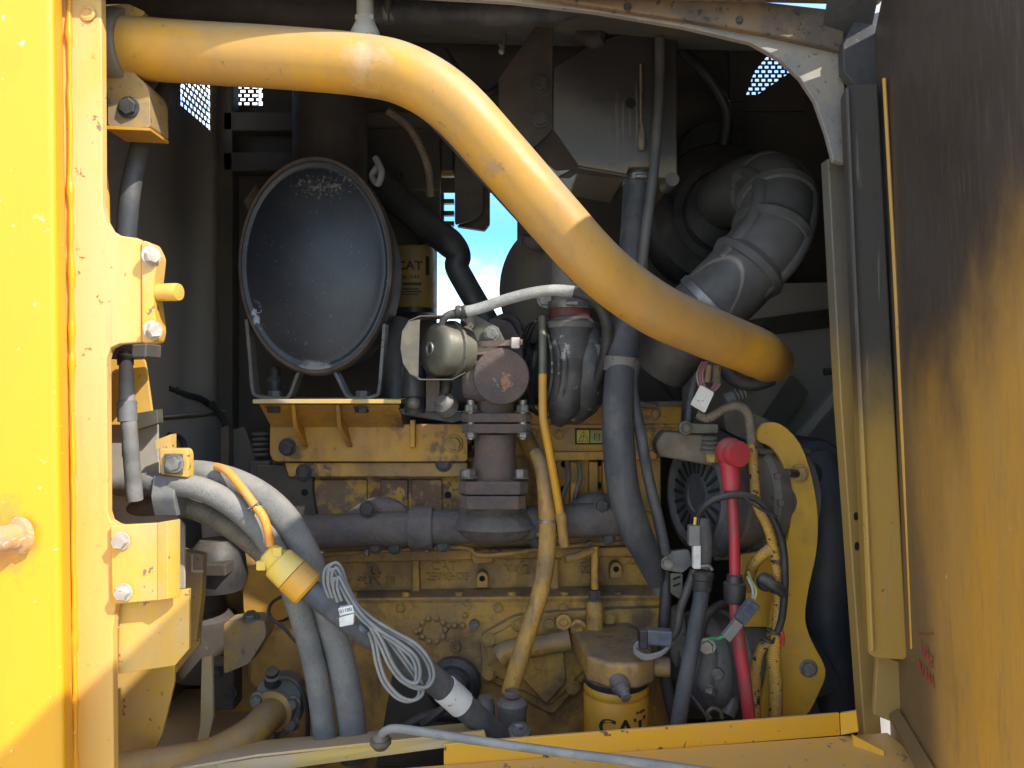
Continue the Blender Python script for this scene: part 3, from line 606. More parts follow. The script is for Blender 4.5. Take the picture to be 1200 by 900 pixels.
B().lathe(P(112, 55, 1.13), (1, -.0, -.02), [(.042, 0), (.0525, .001), (.0535, .004), (.0535, .046), (.0515, .050), (.042, .050)], 40).build('clamp_cap', M['clamp_grey'], pipe_t)
bolt(pipe_t, P(151, 126, 1.114), r=.0125, m=M['bolt_dark'], h=.5)
b = B(); b.lathe(P(886, 413, 1.375), (.6, .8, -.2), [(.0437, 0), (.0444, .002), (.0444, .006), (.0437, .008)], 36); b.build('seam_ring', M['tube_yellow'], pipe_t)
b = B(); b.prism(pts([(560, 180), (569, 176), (585, 182), (576, 196)], 1.085), (0, .003, 0))
# black edging strip tied along the back of the pipe
edge = pipe('edge_trim', M['rubber'], [(478, 112, 1.17), (516, 152, 1.175), (556, 196, 1.18), (596, 240, 1.19), (636, 284, 1.2), (674, 326, 1.21)], S(6, 1.17), label='speckled black rubber trim running along the underside of the bent yellow pipe', cat='trim', seg=8)

# ------------------------------------------------------------------ upper pipes and fittings
up_t = thing('overhead_pipe', 'sooty brown pipe along the top of the opening above the yellow pipe', 'pipe', P(300, 5, 1.35))
pipe('pipe_body', M['plate_rust'], [(100, -14, 1.33), (200, -6, 1.34), (300, 2, 1.35), (440, 12, 1.36)], S(25, 1.35), up_t, seg=28)
fit = thing('grease_fitting', 'grey dusty stem fitting standing on top of the yellow pipe', 'fitting', P(428, 45, 1.13))
b = B(); b.lathe(P(428, 48, 1.13), (0, 0, 1), [(S(18, 1.13), 0), (S(17, 1.13), .012), (S(14, 1.13), .02), (S(11, 1.13), .028), (S(11, 1.13), .034), (S(10, 1.13), .036), (S(10, 1.13), .10)], 24); b.build('stem', M['beam_grey'], fit)
b = B(); b.lathe(P(428, 26, 1.13), (0, 0, 1), [(S(12.5, 1.13), 0), (S(12.5, 1.13), .008)], 6); b.build('hex_nut', M['beam_grey'], fit, bevel=.001)
th = thing('overhead_hose', 'blue grey hose with a worm clamp along the top edge', 'hose', P(540, 16, 1.25))
pipe('hose_body', M['hose_blue'], [(438, 14, 1.26), (480, 14, 1.25), (540, 17, 1.25), (600, 17, 1.25), (645, 14, 1.26), (700, 2, 1.29)], S(12.5, 1.25), th, seg=20)
def clamp_at(parent, p, ax, r, wd, m=None, screw=True):
    ax = Vector(ax).normalized()
    c = B().lathe(p-ax*wd/2, ax, [(r, 0), (r+.0012, .0003), (r+.0012, wd-.0003), (r, wd)], 28).build('hose_clamp', m or M['steel'], parent)
    if screw:
        u = Vector((0, -1, 0)); u = (u-ax*u.dot(ax)).normalized(); t = ax.cross(u)
        q = p+u*(r+.004)
        B().lathe(q-t*.011, t, [(.0045, 0), (.0052, .003), (.0052, .018), (.0045, .022)], 12).build('clamp_screw', m or M['steel'], c)
        bb = B()
        for k in range(6): bb.box(p+(u*math.cos(.35+k*.13)+t*math.sin(.35+k*.13))*(r+.0015), (.0008, .0012, wd*.7))
        bb.build('clamp_thread', M['hole_shade'], c)
    return c
clamp_at(th, P(457, 14, 1.255), (1, 0, 0), S(12.8, 1.25), S(13, 1.25))

# ------------------------------------------------------------------ muffler
mf = thing('muffler', 'oval dark blue black muffler with chipped paint on its end cap', 'muffler', P(370, 470, 1.5))
MD = 1.545
def eloft(cx, cy, d, rx, ry, prof, m, name, parent, n=64, sl=0):
    rg = []
    for k, y in prof:
        rg.append([P(cx+rx*k*math.cos(2*math.pi*j/n)-sl*ry*k*math.sin(2*math.pi*j/n), cy-ry*k*math.sin(2*math.pi*j/n), d)+Vector((0, y, 0)) for j in range(n)])
    return B().loft(rg).build(name, m, parent, sharp=50)
eloft(370, 311, MD, 88, 124, [(.002, -.021), (.12, -.0207), (.25, -.0199), (.38, -.0184), (.5, -.0164), (.62, -.0136), (.72, -.0107), (.80, -.0078), (.87, -.0045), (.91, -.0015), (.93, -.0012), (.95, -.003), (.965, -.0045), (.985, -.004), (.995, .002), (.995, .01)], M['muffler_paint'], 'end_cap', mf)
eloft(370, 311, MD, 88, 124, [(.5, .02), (.97, .012), (.985, -.003), (1.02, -.004), (1.04, .003), (1.048, .03), (1.035, .036), (1.0, .04), (1.0, .15), (.7, .17)], M['muffler_shell'], 'shell', mf)
b = B(); b.lathe(P(387, 230, 1.74), (0, 0, 1), [(S(43, 1.74), 0), (S(43, 1.74), .42)], 36); b.build('exhaust_stack', M['plate_rust'], mf)
for sx in (-1, 1):                    # strap feet
    if sx < 0: pa = [(292, 375), (296, 420), (299, 455), (305, 464), (330, 467), (342, 463), (350, 442), (356, 433), (370, 432)]
    else: pa = [(452, 380), (449, 420), (446, 455), (441, 464), (418, 467), (408, 463), (398, 443), (392, 434), (380, 432)]
    c = catmull(pts(pa, 1.57), 4); bb = B(); n = len(c); hw = .018; t = .0035
    rg = []
    for i in range(n):
        T = (c[min(i+1, n-1)]-c[max(i-1, 0)]).normalized(); nn = T.cross(Vector((0, 1, 0))).normalized()
        rg.append([c[i]+Vector((0, -hw, 0))-nn*t, c[i]+Vector((0, hw, 0))-nn*t, c[i]+Vector((0, hw, 0))+nn*t, c[i]+Vector((0, -hw, 0))+nn*t])
    bb.loft(rg).build('strap', M['cast_grey'], mf, bevel=.001)
for x in (322, 425): bolt(mf, P(x, 466, 1.58), (0, 0, 1), .014, M['cast_grey'], h=.9)
strap_in = B(); strap_in.plate([(286, 235), (300, 215), (305, 225), (292, 250)], 1.6, .03); strap_in.build('band_end', M['muffler_shell'], mf)

# ------------------------------------------------------------------ engine block
eng = thing('engine_block', 'grimy yellow diesel engine block with cast lettering and ribs', 'engine', P(540, 900, 1.7))
ED = 1.66
EY = M['engine_yellow']
b = B(); b.plate([(262, 592), (775, 590), (790, 920), (255, 920)], ED, .30); b.build('block', EY, eng, bevel=.006)
b = B(); b.plate([(320, 528), (545, 528), (545, 600), (300, 600)], ED-.02, .3); b.build('cylinder_head', M['engine_peeled'], eng, bevel=.004)
b = B(); b.plate([(545, 535), (775, 535), (775, 600), (545, 600)], ED-.015, .3); b.build('cylinder_head', M['engine_bright'], eng, bevel=.004)
# valve cover rail, right and left
b = B(); b.plate(roundpoly([(620, 474), (800, 474), (800, 536), (590, 536), (590, 500)], 4), ED-.04, .3); b.build('valve_cover', M['engine_bright'], eng, bevel=.006)
b = B(); b.plate([(600, 497), (800, 497), (800, 502), (600, 502)], ED-.045, .02); b.plate([(640, 530), (770, 528), (770, 538), (640, 540)], ED-.055, .03); b.build('cover_rib', M['engine_bright'], eng, bevel=.002)
b = B(); b.plate([(690, 471), (800, 470), (800, 476), (690, 477)], ED-.06, .1); b.build('cover_gasket', M['zinc'], eng, bevel=.001)
for x in (668, 690, 706): b = B().plate([(x, 541), (x+11, 541), (x+11, 594), (x, 594)], ED-.035, .03).build('head_rib', M['engine_bright'], eng, bevel=.003)
for x, y in ((661, 544), (661, 573), (702, 542), (702, 569), (724, 570)):
    b = B(); b.lathe(P(x, y, ED-.0162), (0, -1, 0), [(S(4, ED), 0), (S(4, ED), .001), (.0001, .001)], 14); b.build('hole_disc', M['hole_shade'], eng)
# muffler support bracket (on the left half of the head)
br = thing('muffler_bracket', 'bright yellow ribbed support bracket bolted under the muffler', 'bracket', P(420, 540, 1.6))
b = B(); b.plate(roundpoly([(316, 497), (468, 497), (548, 497), (548, 541), (322, 541), (316, 534)], 5), 1.585, .012); b.build('back_plate', M['engine_bright'], br, bevel=.002)
b = B(); q = pts([(304, 474), (468, 474), (468, 499), (316, 499)], 1.565)
q = [P(304, 474, 1.50), P(468, 474, 1.50), P(472, 500, 1.583), P(318, 500, 1.583)]; b.prism(q, (0, .006, -.004)); b.build('slope_plate', M['engine_bright'], br, bevel=.001)
b = B(); q = [P(296, 468, 1.47), P(470, 468, 1.47), P(470, 468, 1.47)+Vector((0, .2, 0)), P(296, 468, 1.47)+Vector((0, .2, 0))]; b.prism(q, (0, 0, -.008)); b.build('top_plate', M['sill_pale'], br, bevel=.001)
for x in (341, 393):
    b = B(); q = [P(x, 474, 1.478), P(x+2, 500, 1.51), P(x+14, 524, 1.576), P(x+16, 524, 1.585), P(x+4, 474, 1.585)]; b.prism(q, (.008, 0, 0)); b.build('rib', M['engine_bright'], br, bevel=.001)
b = B(); b.box(P(484, 508, 1.578), (S(6, 1.58), .02, S(32, 1.58))); b.build('rib', M['engine_bright'], br, bevel=.002)
bolt(br, P(337, 524, 1.583), r=.0145, m=M['bolt_dark'], h=.7); bolt(br, P(532, 520, 1.583), r=.0145, m=M['bolt_yellow'], h=.6)
for x in (321, 424): bolt(br, P(x, 476, 1.515), (0, 0, -1), .014, M['bolt_dark'], h=.8)
b = B(); b.plate([(548-215, 542), (548, 542), (548, 559), (338, 559)], 1.60, .06); b.build('lower_rail', M['engine_yellow'], br, bevel=.003)
bolt(br, P(356, 553, 1.60), r=.013, m=M['bolt_dark'], h=.5)
bolt(eng, P(520, 543, 1.6), r=.014, m=M['bolt_dark'], h=.5)
# head face details
for x0, x1 in ((368, 430), (446, 478), (482, 518)):
    b = B(); b.plate([(x0, 562), (x1, 562), (x1, 605), (x0, 605)], ED-.03, .03); b.build('port_face', M['engine_peeled'], eng, bevel=.003)
b = B(); b.plate([(300, 545), (366, 545), (366, 575), (372, 610), (300, 600)], ED-.045, .05); b.build('end_housing', M['panel_brown'], eng, bevel=.004)
for x, y in ((357, 577), (525, 580)):
    b = B(); b.lathe(P(x, y, ED-.046), (0, -1, 0), [(S(4, ED), 0), (S(4, ED), .001), (.0001, .001)], 14); b.build('hole_disc', M['hole_shade'], eng)
# horizontal ledges and pocket ribs of the block face
b = B(); b.plate([(350, 648), (770, 640), (770, 652), (350, 661)], ED-.025, .03); b.build('deck_rib', EY, eng, bevel=.004)
b = B(); q = [P(350, 693, ED-.002), P(770, 684, ED-.002), P(775, 698, ED-.06), P(350, 702, ED-.06)]; b.prism(q, (0, .02, -.05)); b.build('step_ledge', EY, eng, bevel=.006)
b = B(); b.plate([(345, 704), (778, 700), (790, 920), (300, 920)], ED-.055, .06); b.build('crankcase', EY, eng, bevel=.006)
for x in (375, 487, 650, 697): b = B().plate([(x-4, 655), (x+4, 655), (x+5, 700), (x-5, 700)], ED-.02, .03).build('pocket_rib', EY, eng, bevel=.003)
b = B(); b.plate(roundpoly([(551, 646), (572, 643), (579, 650), (577, 660), (554, 662)], 3), ED-.035, .03); b.build('boss_pad', M['engine_bright'], eng, bevel=.003)
for x, y in ((565, 680), (722, 669)):
    b = B(); b.plate(roundpoly([(x-7, y+9), (x-7, y-6), (x, y-11), (x+7, y-6), (x+7, y+9)], 4), ED-.03, .03); lg = b.build('lug', EY, eng, bevel=.002)
    b = B(); b.lathe(P(x, y-2, ED-.031), (0, -1, 0), [(S(3.4, ED), 0), (S(3.4, ED), .001), (.0001, .001)], 14); b.build('hole_disc', M['hole_shade'], lg)
def cast(s, x, y, sz, d=ED-.001): text(s, P(x, y, d), S(sz, d), EY, eng, 'cast_lettering', .006)
cast('LL', 440, 669, 13); cast('9UX 19', 441, 681, 14); cast('CAT', 520, 664, 15); cast('2E0KH0E', 524, 676, 13); cast('1 W 2 1', 606, 668, 16)
cast('37 J', 688, 657, 12); cast('00', 685, 668, 14); cast('22', 740, 657, 13)
text('5JK', P(487, 711, ED-.056), S(8, ED), EY, eng, 'cast_lettering', .0015)
# the ring of cast date bosses
for k in range(10):
    a = 2*math.pi*k/10; B().ball(P(507+15*math.cos(a), 738+14*math.sin(a), ED-.056), S(3.9, ED), 10, 6).build('cast_boss', EY, eng)
for x, y in ((526, 733), (533, 733), (542, 733), (545, 721), (488, 740)): B().ball(P(x, y, ED-.056), S(3.9, ED), 10, 6).build('cast_boss', EY, eng)
text('12', P(507, 738, ED-.056), S(9, ED), EY, eng, 'cast_lettering', .002)
b = B(); b.lathe(P(556, 731, ED-.055), (0, -1, 0), [(S(6, ED), 0), (S(5, ED), .008), (S(3, ED), .008), (S(3, ED), .004), (.0001, .004)], 16); b.build('plug', M['bolt_grey'], eng)
b = B(); b.lathe(P(534, 757, ED-.055), (0, -1, 0), [(S(7, ED), 0), (S(5, ED), .008), (S(3, ED), .008), (S(3, ED), .002), (.0001, .002)], 16); b.build('plug', EY, eng)
# front cover plate with its bolt rim
cov = roundpoly([(563, 745), (604, 722), (668, 716), (780, 712), (785, 760), (690, 790), (648, 838), (632, 830), (565, 792)], 6)
b = B(); b.plate(cov, ED-.075, .03); fc = b.build('side_cover', EY, eng, bevel=.003)
b = B(); b.plate(roundpoly([(570, 750), (606, 729), (668, 724), (700, 740), (690, 780), (646, 826), (572, 788)], 6), ED-.085, .012); b.build('cover_plate', EY, fc, bevel=.002)
for x, y in ((574, 750), (607, 732), (643, 730), (573, 790), (645, 804), (715, 724), (672, 806)): bolt(eng, P(x, y, ED-.086), r=.0115, m=M['bolt_yellow'], h=.55)
b = B(); b.tube(pts([(586, 770), (600, 762), (640, 755), (668, 750)], ED-.11), [S(13, ED), S(12, ED), S(11, ED), S(12, ED)], 16); b.build('oil_duct', EY, eng)
b = B(); b.plate(roundpoly([(612, 764), (660, 756), (664, 800), (640, 826), (612, 796)], 5), ED-.10, .02); b.build('cover_boss', EY, eng, bevel=.004)
text('105', P(634, 787, ED-.102), S(11, ED), EY, eng, 'cast_lettering', .002)
# pulley hub seen behind the hoses, starter solenoid and dark bits low down
b = B(); b.lathe(P(533, 800, ED-.06), (-.1, -1, .05), [(S(30, ED), 0), (S(30, ED), .02), (S(24, ED), .03), (S(20, ED), .03), (S(18, ED), .05), (S(9, ED), .055), (.001, .055)], 32); b.build('cover_disc', M['black_plastic'], eng)
b = B(); b.plate([(460, 790), (520, 780), (560, 850), (560, 900), (440, 900)], ED-.07, .03); b.build('sump_cover', M['panel_brown'], eng, bevel=.004)
# timing housing and motor mount at the left end
b = B(); b.plate(roundpoly([(292, 745), (330, 738), (362, 738), (366, 800), (300, 812), (288, 800)], 8), 1.52, .1); b.build('end_casting', M['engine_bright'], eng, bevel=.012)
b = B(); b.plate(roundpoly([(262, 730), (290, 726), (310, 728), (312, 745), (292, 778), (262, 790)], 4), 1.42, .05); b.build('mount_cover', M['clamp_yellow'], eng, bevel=.004)
bolt(eng, P(294, 725, 1.43), (0, -.3, 1), .013, M['bolt_grey'], h=.8)
b = B(); b.plate([(230, 560), (300, 600), (310, 720), (240, 720)], 1.75, .1); b.build('flywheel_cover', M['wall_dark'], eng, bevel=.01)
b = B(); b.plate(roundpoly([(284, 668), (340, 664), (345, 716), (330, 728), (286, 722)], 8), 1.58, .05); b.build('end_boss', M['engine_bright'], eng)
for k in range(5): B().lathe(P(305, 510+k*6, 1.62), (0, 0, 1), [(S(8, 1.6), 0), (S(10, 1.6), .003), (S(8, 1.6), .006)], 16).build('spring_coil', M['plate_grey'], eng)
b = B(); b.plate([(292, 540), (316, 540), (316, 585), (292, 585)], 1.62, .05); b.build('pump_body', M['panel_brown'], eng, bevel=.004)
# dark top of the engine below the window
b = B(); b.plate([(455, 428), (540, 420), (600, 415), (760, 425), (800, 475), (455, 475)], 1.80, .16); b.build('intake_plenum', M['wall_soot'], eng, bevel=.02)
pipe('plenum_hose', M['rubber'], [(560, 400, 1.75), (600, 378, 1.76), (620, 372, 1.78), (634, 400, 1.8), (640, 450, 1.8)], S(14, 1.75), eng)
pipe('plenum_hose', M['rubber'], [(575, 405, 1.72), (600, 400, 1.7), (622, 420, 1.7), (624, 480, 1.68)], S(11, 1.7), eng)
pipe('return_pipe', M['engine_yellow'], [(610, 500, 1.62), (628, 540, 1.58), (640, 570, 1.54)], S(10, 1.6), eng)

# exhaust manifold
ex = thing('exhaust_manifold', 'long dark iron exhaust manifold running across the yellow engine', 'manifold', P(540, 620, 1.55))
XD = 1.53
pipe('log_pipe', M['manifold_iron'], [(352, 624), (430, 621), (540, 617), (640, 612), (745, 607)], S(20, XD), ex, XD, seg=28)
b = B(); b.lathe(P(480, 619, XD), (1, 0, .02), [(S(20, XD), 0), (S(25, XD), .001), (S(25.5, XD), .003), (S(25.5, XD), .045), (S(24, XD), .048), (S(20, XD), .048)], 32); b.build('sleeve', M['manifold_iron'], ex)
B().ball(P(580, 613, XD-.004), S(25, XD), 28, 16, (2.0, 1.42, .98)).build('tee_body', M['manifold_iron'], ex)
B().lathe(P(580, 616, XD-.01), (0, 0, 1), [(S(44, XD), 0), (S(38, XD), .018), (S(31, XD), .03), (S(30, XD), .05)], 32, .95, 1.15).build('tee_neck', M['manifold_iron'], ex)
for x, y in ((431, 596), (548, 598), (607, 597), (705, 592)): bolt(ex, P(x, y, XD-.02), r=.013, m=M['bolt_dark'], h=.8)
for x, y in ((463, 641), (519, 638), (630, 634), (712, 630), (440, 640)): bolt(ex, P(x, y, XD-.005), r=.012, m=M['bolt_dark'], h=.8)
b = B(); b.tube(pts([(415, 608), (440, 594), (462, 598), (475, 610)], XD+.02), S(12, XD), 14); b.build('port_runner', M['manifold_iron'], ex)
b = B(); b.tube(pts([(668, 606), (690, 590), (715, 592), (730, 604)], XD+.02), S(12, XD), 14); b.build('port_runner', M['manifold_iron'], ex)
# riser to the turbo
el = thing('exhaust_elbow', 'rusty brown bolted exhaust riser with a round capped elbow', 'exhaust elbow', P(580, 600, 1.5))
RI = M['rust_iron']
def fl_plate(pl, d, t, nm='flange_plate', m=None): return B().plate(roundpoly(pl, 5), d, t).build(nm, m or RI, el, bevel=.003)
b = B(); b.loft([[P(580+rx*math.cos(2*math.pi*k/28), cy, 1.49)+Vector((0, S(26, 1.49)*math.sin(2*math.pi*k/28), 0)) for k in range(28)] for rx, cy in ((30, 596), (28, 560), (24, 535), (24, 508))]); b.build('riser', RI, el)
def slab(x0, x1, y0, y1, dep, half, nm, m=None):
    b = B(); q = [P(x, y0, 1.49)+Vector((0, yy, 0)) for x, yy in roundpoly([(x0, -half), (x1, -half), (x1, half), (x0, half)], 0.0001, 1)]
    q = [Vector(((x-600)/F*1.49, 1.49+yy, CZ-(y0-450)/F*1.49)) for x, yy in ((x0, -half*.7), (x0+9, -half), (x1-9, -half), (x1, -half*.7), (x1, half), (x0, half))]
    b.prism(q, (0, 0, -S(y1-y0, 1.49))); return b.build(nm, m or RI, el, bevel=.003)
slab(542, 622, 483, 493.5, 0, .055, 'flange_plate'); slab(543, 622, 495, 506, 0, .055, 'flange_plate')
slab(539, 618, 560, 575, 0, .06, 'base_flange'); slab(541, 616, 576.5, 592, 0, .058, 'base_flange')
for x in (552, 613):
    B().lathe(P(x, 506, 1.445), (0, 0, 1), [(S(5, 1.45), -.014), (S(5, 1.45), .06)], 12).build('stud', M['steel'], el)
    bolt(el, P(x, 483, 1.445), (0, 0, 1), .0125, M['bolt_grey'], h=1.0); bolt(el, P(x, 506, 1.445), (0, 0, -1), .011, M['bolt_grey'], h=.9)
for x, yy in ((550, 1.44), (611, 1.44), (546, 1.52)): bolt(el, P(x, 560, yy), (0, 0, 1), .0125, M['bolt_grey'], h=1.2, washer=True)
b = B(); b.lathe(P(580, 484, 1.49), (0, 0, 1), [(S(27, 1.49), 0), (S(26, 1.49), .02), (S(32, 1.49), .05)], 28); b.build('neck', RI, el)
b = B(); b.lathe(P(587, 441, 1.40), (.08, 1, 0), [(.0002, 0), (S(15, 1.4), .0008), (S(29, 1.4), .001), (S(32.5, 1.4), .003), (S(33.5, 1.4), .009), (S(33, 1.4), .013), (S(29, 1.4), .016), (S(29, 1.4), .10)], 44); b.build('round_cap', RI, el)
b = B(); b.tube(pts([(545, 442, 1.46), (560, 442, 1.46), (590, 440, 1.48)]), [S(24, 1.46), S(29, 1.46), S(33, 1.46)], 24); b.build('elbow_body', RI, el)
b = B(); b.plate(roundpoly([(572, 372), (598, 376), (612, 402), (614, 430), (580, 420)], 8), 1.55, .06); b.build('turbine_housing', RI, el, bevel=.012)

# ------------------------------------------------------------------ wastegate actuator
ac = thing('wastegate_actuator', 'zinc wastegate canister half wrapped by a bent heat shield', 'actuator', P(520, 440, 1.42))
ax = Vector((.80, .60, -.02)).normalized(); c0 = P(505, 409, 1.40)
b = B(); b.lathe(c0, ax, [(.0003, -.002), (.010, -.002), (.012, 0), (.015, .001), (.017, .0), (.040, .003), (.048, .009), (.050, .016), (.050, .038), (.055, .040), (.055, .045), (.050, .047), (.048, .070), (.030, .078), (.001, .078)], 40); b.build('canister', M['zinc'], ac)
b = B(); b.lathe(c0-ax*.002, ax, [(.013, 0), (.013, -.003), (.009, -.003), (.008, .0), (.0003, .0)], 24); b.build('cap_ring', M['steel'], ac)
sh = []
for k in range(15):
    t = k/14; sh.append(t)
prof_s = [(492, 374), (478, 377), (471, 388), (469, 408), (472, 426), (480, 438), (490, 443)]
front = pts(prof_s, 1.385); b = B(); b.prism(front+[], (.0, .003, .0)); b.build('shield_face', M['shield_grey'], ac, bevel=.001)
b = B(); q = pts([(480, 437), (492, 444), (530, 444), (545, 436)], 1.388); b.prism([q[0], q[1], q[1]+Vector((0, .08, 0)), q[0]+Vector((0, .08, 0))], (0, 0, -.002)); b.prism([q[1], q[2], q[2]+Vector((0, .08, 0)), q[1]+Vector((0, .08, 0))], (0, 0, -.002)); b.prism([q[2], q[3], q[3]+Vector((0, .08, 0)), q[2]+Vector((0, .08, 0))], (0, 0, -.002)); b.build('shield_base', M['zinc'], ac)
b = B(); q = pts([(478, 377), (492, 371), (535, 370), (546, 378)], 1.388); 
for i in range(3): b.prism([q[i], q[i+1], q[i+1]+Vector((0, .07, 0)), q[i]+Vector((0, .07, 0))], (0, 0, .002))
b.build('shield_top', M['plate_grey'], ac)
b = B(); b.plate([(544, 368), (552, 366), (584, 384), (592, 400), (552, 432), (544, 432)], 1.455, .006); bp_ = b.build('mounting_plate', M['zinc'], ac, bevel=.001)
bolt(ac, P(548, 378, 1.45), r=.011, m=M['bolt_grey'], h=.4); bolt(ac, P(576, 391, 1.45), r=.012, m=M['bolt_grey'], h=.4)
b = B(); b.quadbar(P(548, 404, 1.43), P(612, 401, 1.40), .008, .011); b.build('push_rod', M['rust_light'], ac, bevel=.001)
b = B(); b.box(P(604, 402, 1.40), (.016, .02, .02)); b.build('clevis', M['bolt_pale'], ac, bevel=.002)
pipe('inlet_pipe', M['cast_grey'], [(518, 386, 1.40), (520, 374, 1.39), (528, 368, 1.385), (538, 366, 1.385)], S(4.5, 1.39), ac)
bh = thing('braided_hose', 'hose in a white braided sleeve arching over the rusty elbow, black at its far end', 'hose', P(620, 345, 1.38))
pipe('sleeve', M['white_sleeve'], [(540, 366, 1.385), (560, 362, 1.38), (590, 352, 1.37), (620, 344, 1.36), (650, 340, 1.36), (676, 342, 1.36)], S(6.6, 1.37), bh, seg=18)
pipe('rubber_end', M['rubber'], [(672, 341.5, 1.36), (692, 348, 1.36), (706, 364, 1.37), (712, 388, 1.38), (708, 420, 1.4), (698, 450, 1.43), (690, 472, 1.46)], S(7, 1.37), bh, seg=16)
B().lathe(P(533, 366, 1.385), (1, 0, .05), [(.006, 0), (.012, .002), (.013, .008), (.011, .012), (.013, .018), (.008, .026)], 16).build('crimp_tie', M['black_plastic'], bh)
b = B(); b.tube(pts([(690, 465, 1.455), (688, 478, 1.46)]), S(8, 1.46), smooth=False); b.build('end_fitting', M['cast_grey'], bh)

# ------------------------------------------------------------------ turbocharger
tb = thing('turbocharger', 'scuffed grey turbocharger housing with flaking pale paint', 'turbocharger', P(665, 500, 1.5))
tax = Vector((-.93, -.36, 0)).normalized(); tc = P(668, 430, 1.52)
b = B(); b.lathe(tc-tax*.045, tax, [(.001, .0), (.075, 0), (.100, .012), (.112, .032), (.113, .05), (.103, .068), (.085, .076), (.080, .084), (.085, .088), (.080, .092), (.045, .098), (.001, .1)], 48, 1, 1); b.build('compressor_scroll', M['turbo_paint'], tb)
b = B(); b.tube(pts([(668, 376, 1.46), (668, 405, 1.455), (666, 440, 1.455), (660, 475, 1.46), (652, 498, 1.47)]), [S(27, 1.46), S(28, 1.46), S(27, 1.46), S(20, 1.46), S(6, 1.46)], 26); b.build('outlet_scroll', M['turbo_paint'], tb)
b = B(); b.lathe(P(668, 386, 1.46), (0, 0, 1), [(S(27, 1.46), 0), (S(29.5, 1.46), .002), (S(29.5, 1.46), .012), (S(27, 1.46), .015)], 32); b.build('v_band', M['cast_grey'], tb)
b = B(); b.lathe(P(668, 377, 1.46), (0, 0, 1), [(S(24, 1.46), 0), (S(25, 1.46), .004), (S(25, 1.46), .03), (S(23, 1.46), .034)], 28); b.build('red_coupling', M['maroon'], tb)
b = B(); b.lathe(P(668, 358, 1.46), (0, 0, 1), [(S(22, 1.46), 0), (S(22, 1.46), .04), (S(20, 1.46), .1)], 28); b.build('boost_pipe', M['cast_grey'], tb)
clamp_at(tb, P(668, 358, 1.46), (0, 0, 1), S(25.5, 1.46), .014)
b = B(); b.lathe(P(634, 335, 1.66), (-.75, -.66, 0), [(.001, -.05), (.10, -.05), (.118, -.03), (.125, 0), (.125, .012), (.118, .016), (.06, .02), (.001, .02)], 48); b.build('turbine_back_plate', M['plate_grey'], tb)
b = B(); b.lathe(P(626, 290, 1.62), (.2, -.3, .93), [(S(16, 1.6), 0), (S(18, 1.6), .006), (S(18, 1.6), .018), (S(16, 1.6), .022)], 24); b.build('band_clamp', M['plate_rust'], tb)
bolt(tb, P(640, 350, 1.52), (-.3, -.9, 0), .015, M['bolt_grey'], h=.4)
for k in range(3): B().tube([tc+tax*(.054+k*.012)+Vector((tax.y*-1*math.cos(a)*(.100-k*.006), tax.x*math.cos(a)*(.100-k*.006), (.100-k*.006)*math.sin(a))) for a in [R(t) for t in range(0, 360, 20)]+[0]], .0025, 6, n=2).build('cooling_ring', M['turbo_paint'], tb)

# thin oil line, coolant tube and its fitting
ol = thing('oil_line', 'thin tube, grey on top and yellow below, dropping past the turbocharger', 'oil line', P(640, 640, 1.42))
pipe('line', M['zinc'], [(635, 372, 1.44), (636, 400, 1.42), (636, 440, 1.41)], S(4.8, 1.42), ol, seg=12)
pipe('line', M['tube_yellow'], [(636, 438, 1.41), (636, 470, 1.41), (637, 492, 1.41), (643, 525, 1.42), (651, 570, 1.43), (657, 606, 1.44)], S(5, 1.42), ol, seg=12)
B().lathe(P(657, 600, 1.44), (.1, 0, -1), [(S(5, 1.44), 0), (S(7, 1.44), .004), (S(7, 1.44), .016), (S(6, 1.44), .02), (S(6, 1.44), .065)], 16).build('end_fitting', M['engine_yellow'], ol)
ct = thing('coolant_tube', 'dusty tan coolant tube curving down across the middle of the engine', 'tube', P(620, 800, 1.45))
pipe('tube_body', M['engine_yellow'], [(628, 530, 1.50), (637, 555, 1.47), (641, 600, 1.45), (641, 645, 1.44), (634, 690, 1.43), (619, 740, 1.42), (605, 785, 1.41), (598, 812, 1.41)], [S(8, 1.45), S(10, 1.45)]+[S(10.5, 1.43)]*6, ct, seg=20)
b = B(); b.lathe(P(641, 612, 1.45), (0, 0, 1), [(S(11, 1.45), 0), (S(12.3, 1.45), .001), (S(12.3, 1.45), .006), (S(11, 1.45), .007)], 20); b.build('tube_clamp', M['steel'], ct)
b = B(); b.lathe(P(641, 628, 1.45), (0, 0, 1), [(S(11, 1.45), 0), (S(12.3, 1.45), .001), (S(12.3, 1.45), .006), (S(11, 1.45), .007)], 20); b.build('tube_clamp', M['bolt_yellow'], ct)
vf = thing('valve_fitting', 'grey hex topped valve body at the foot of the tan coolant tube', 'fitting', P(602, 865, 1.38))
b = B(); b.lathe(P(600, 866, 1.38), (0, 0, 1), [(S(17, 1.38), 0), (S(17, 1.38), .05), (S(18, 1.38), .055), (S(18, 1.38), .065), (S(14, 1.38), .072), (S(9, 1.38), .074)], 24); b.build('body', M['cast_grey'], vf)
B().lathe(P(600, 816, 1.38), (0, 0, 1), [(S(10, 1.38), 0), (S(10, 1.38), .010), (S(7, 1.38), .012)], 6).build('hex_head', M['steel'], vf, bevel=.001)
B().lathe(P(608, 862, 1.33), (0, -.5, .9), [(S(15, 1.33), 0), (S(15, 1.33), .012), (S(9, 1.33), .014), (S(8, 1.33), .012)], 6).build('lower_nut', M['steel'], vf, bevel=.001)
b = B(); b.lathe(P(569, 862, 1.4), (0, 0, 1), [(S(11, 1.4), 0), (S(11, 1.4), .055), (S(9, 1.4), .062), (S(8.5, 1.4), .07), (.001, .07)], 20); b.build('plug_body', M['cast_grey'], vf)

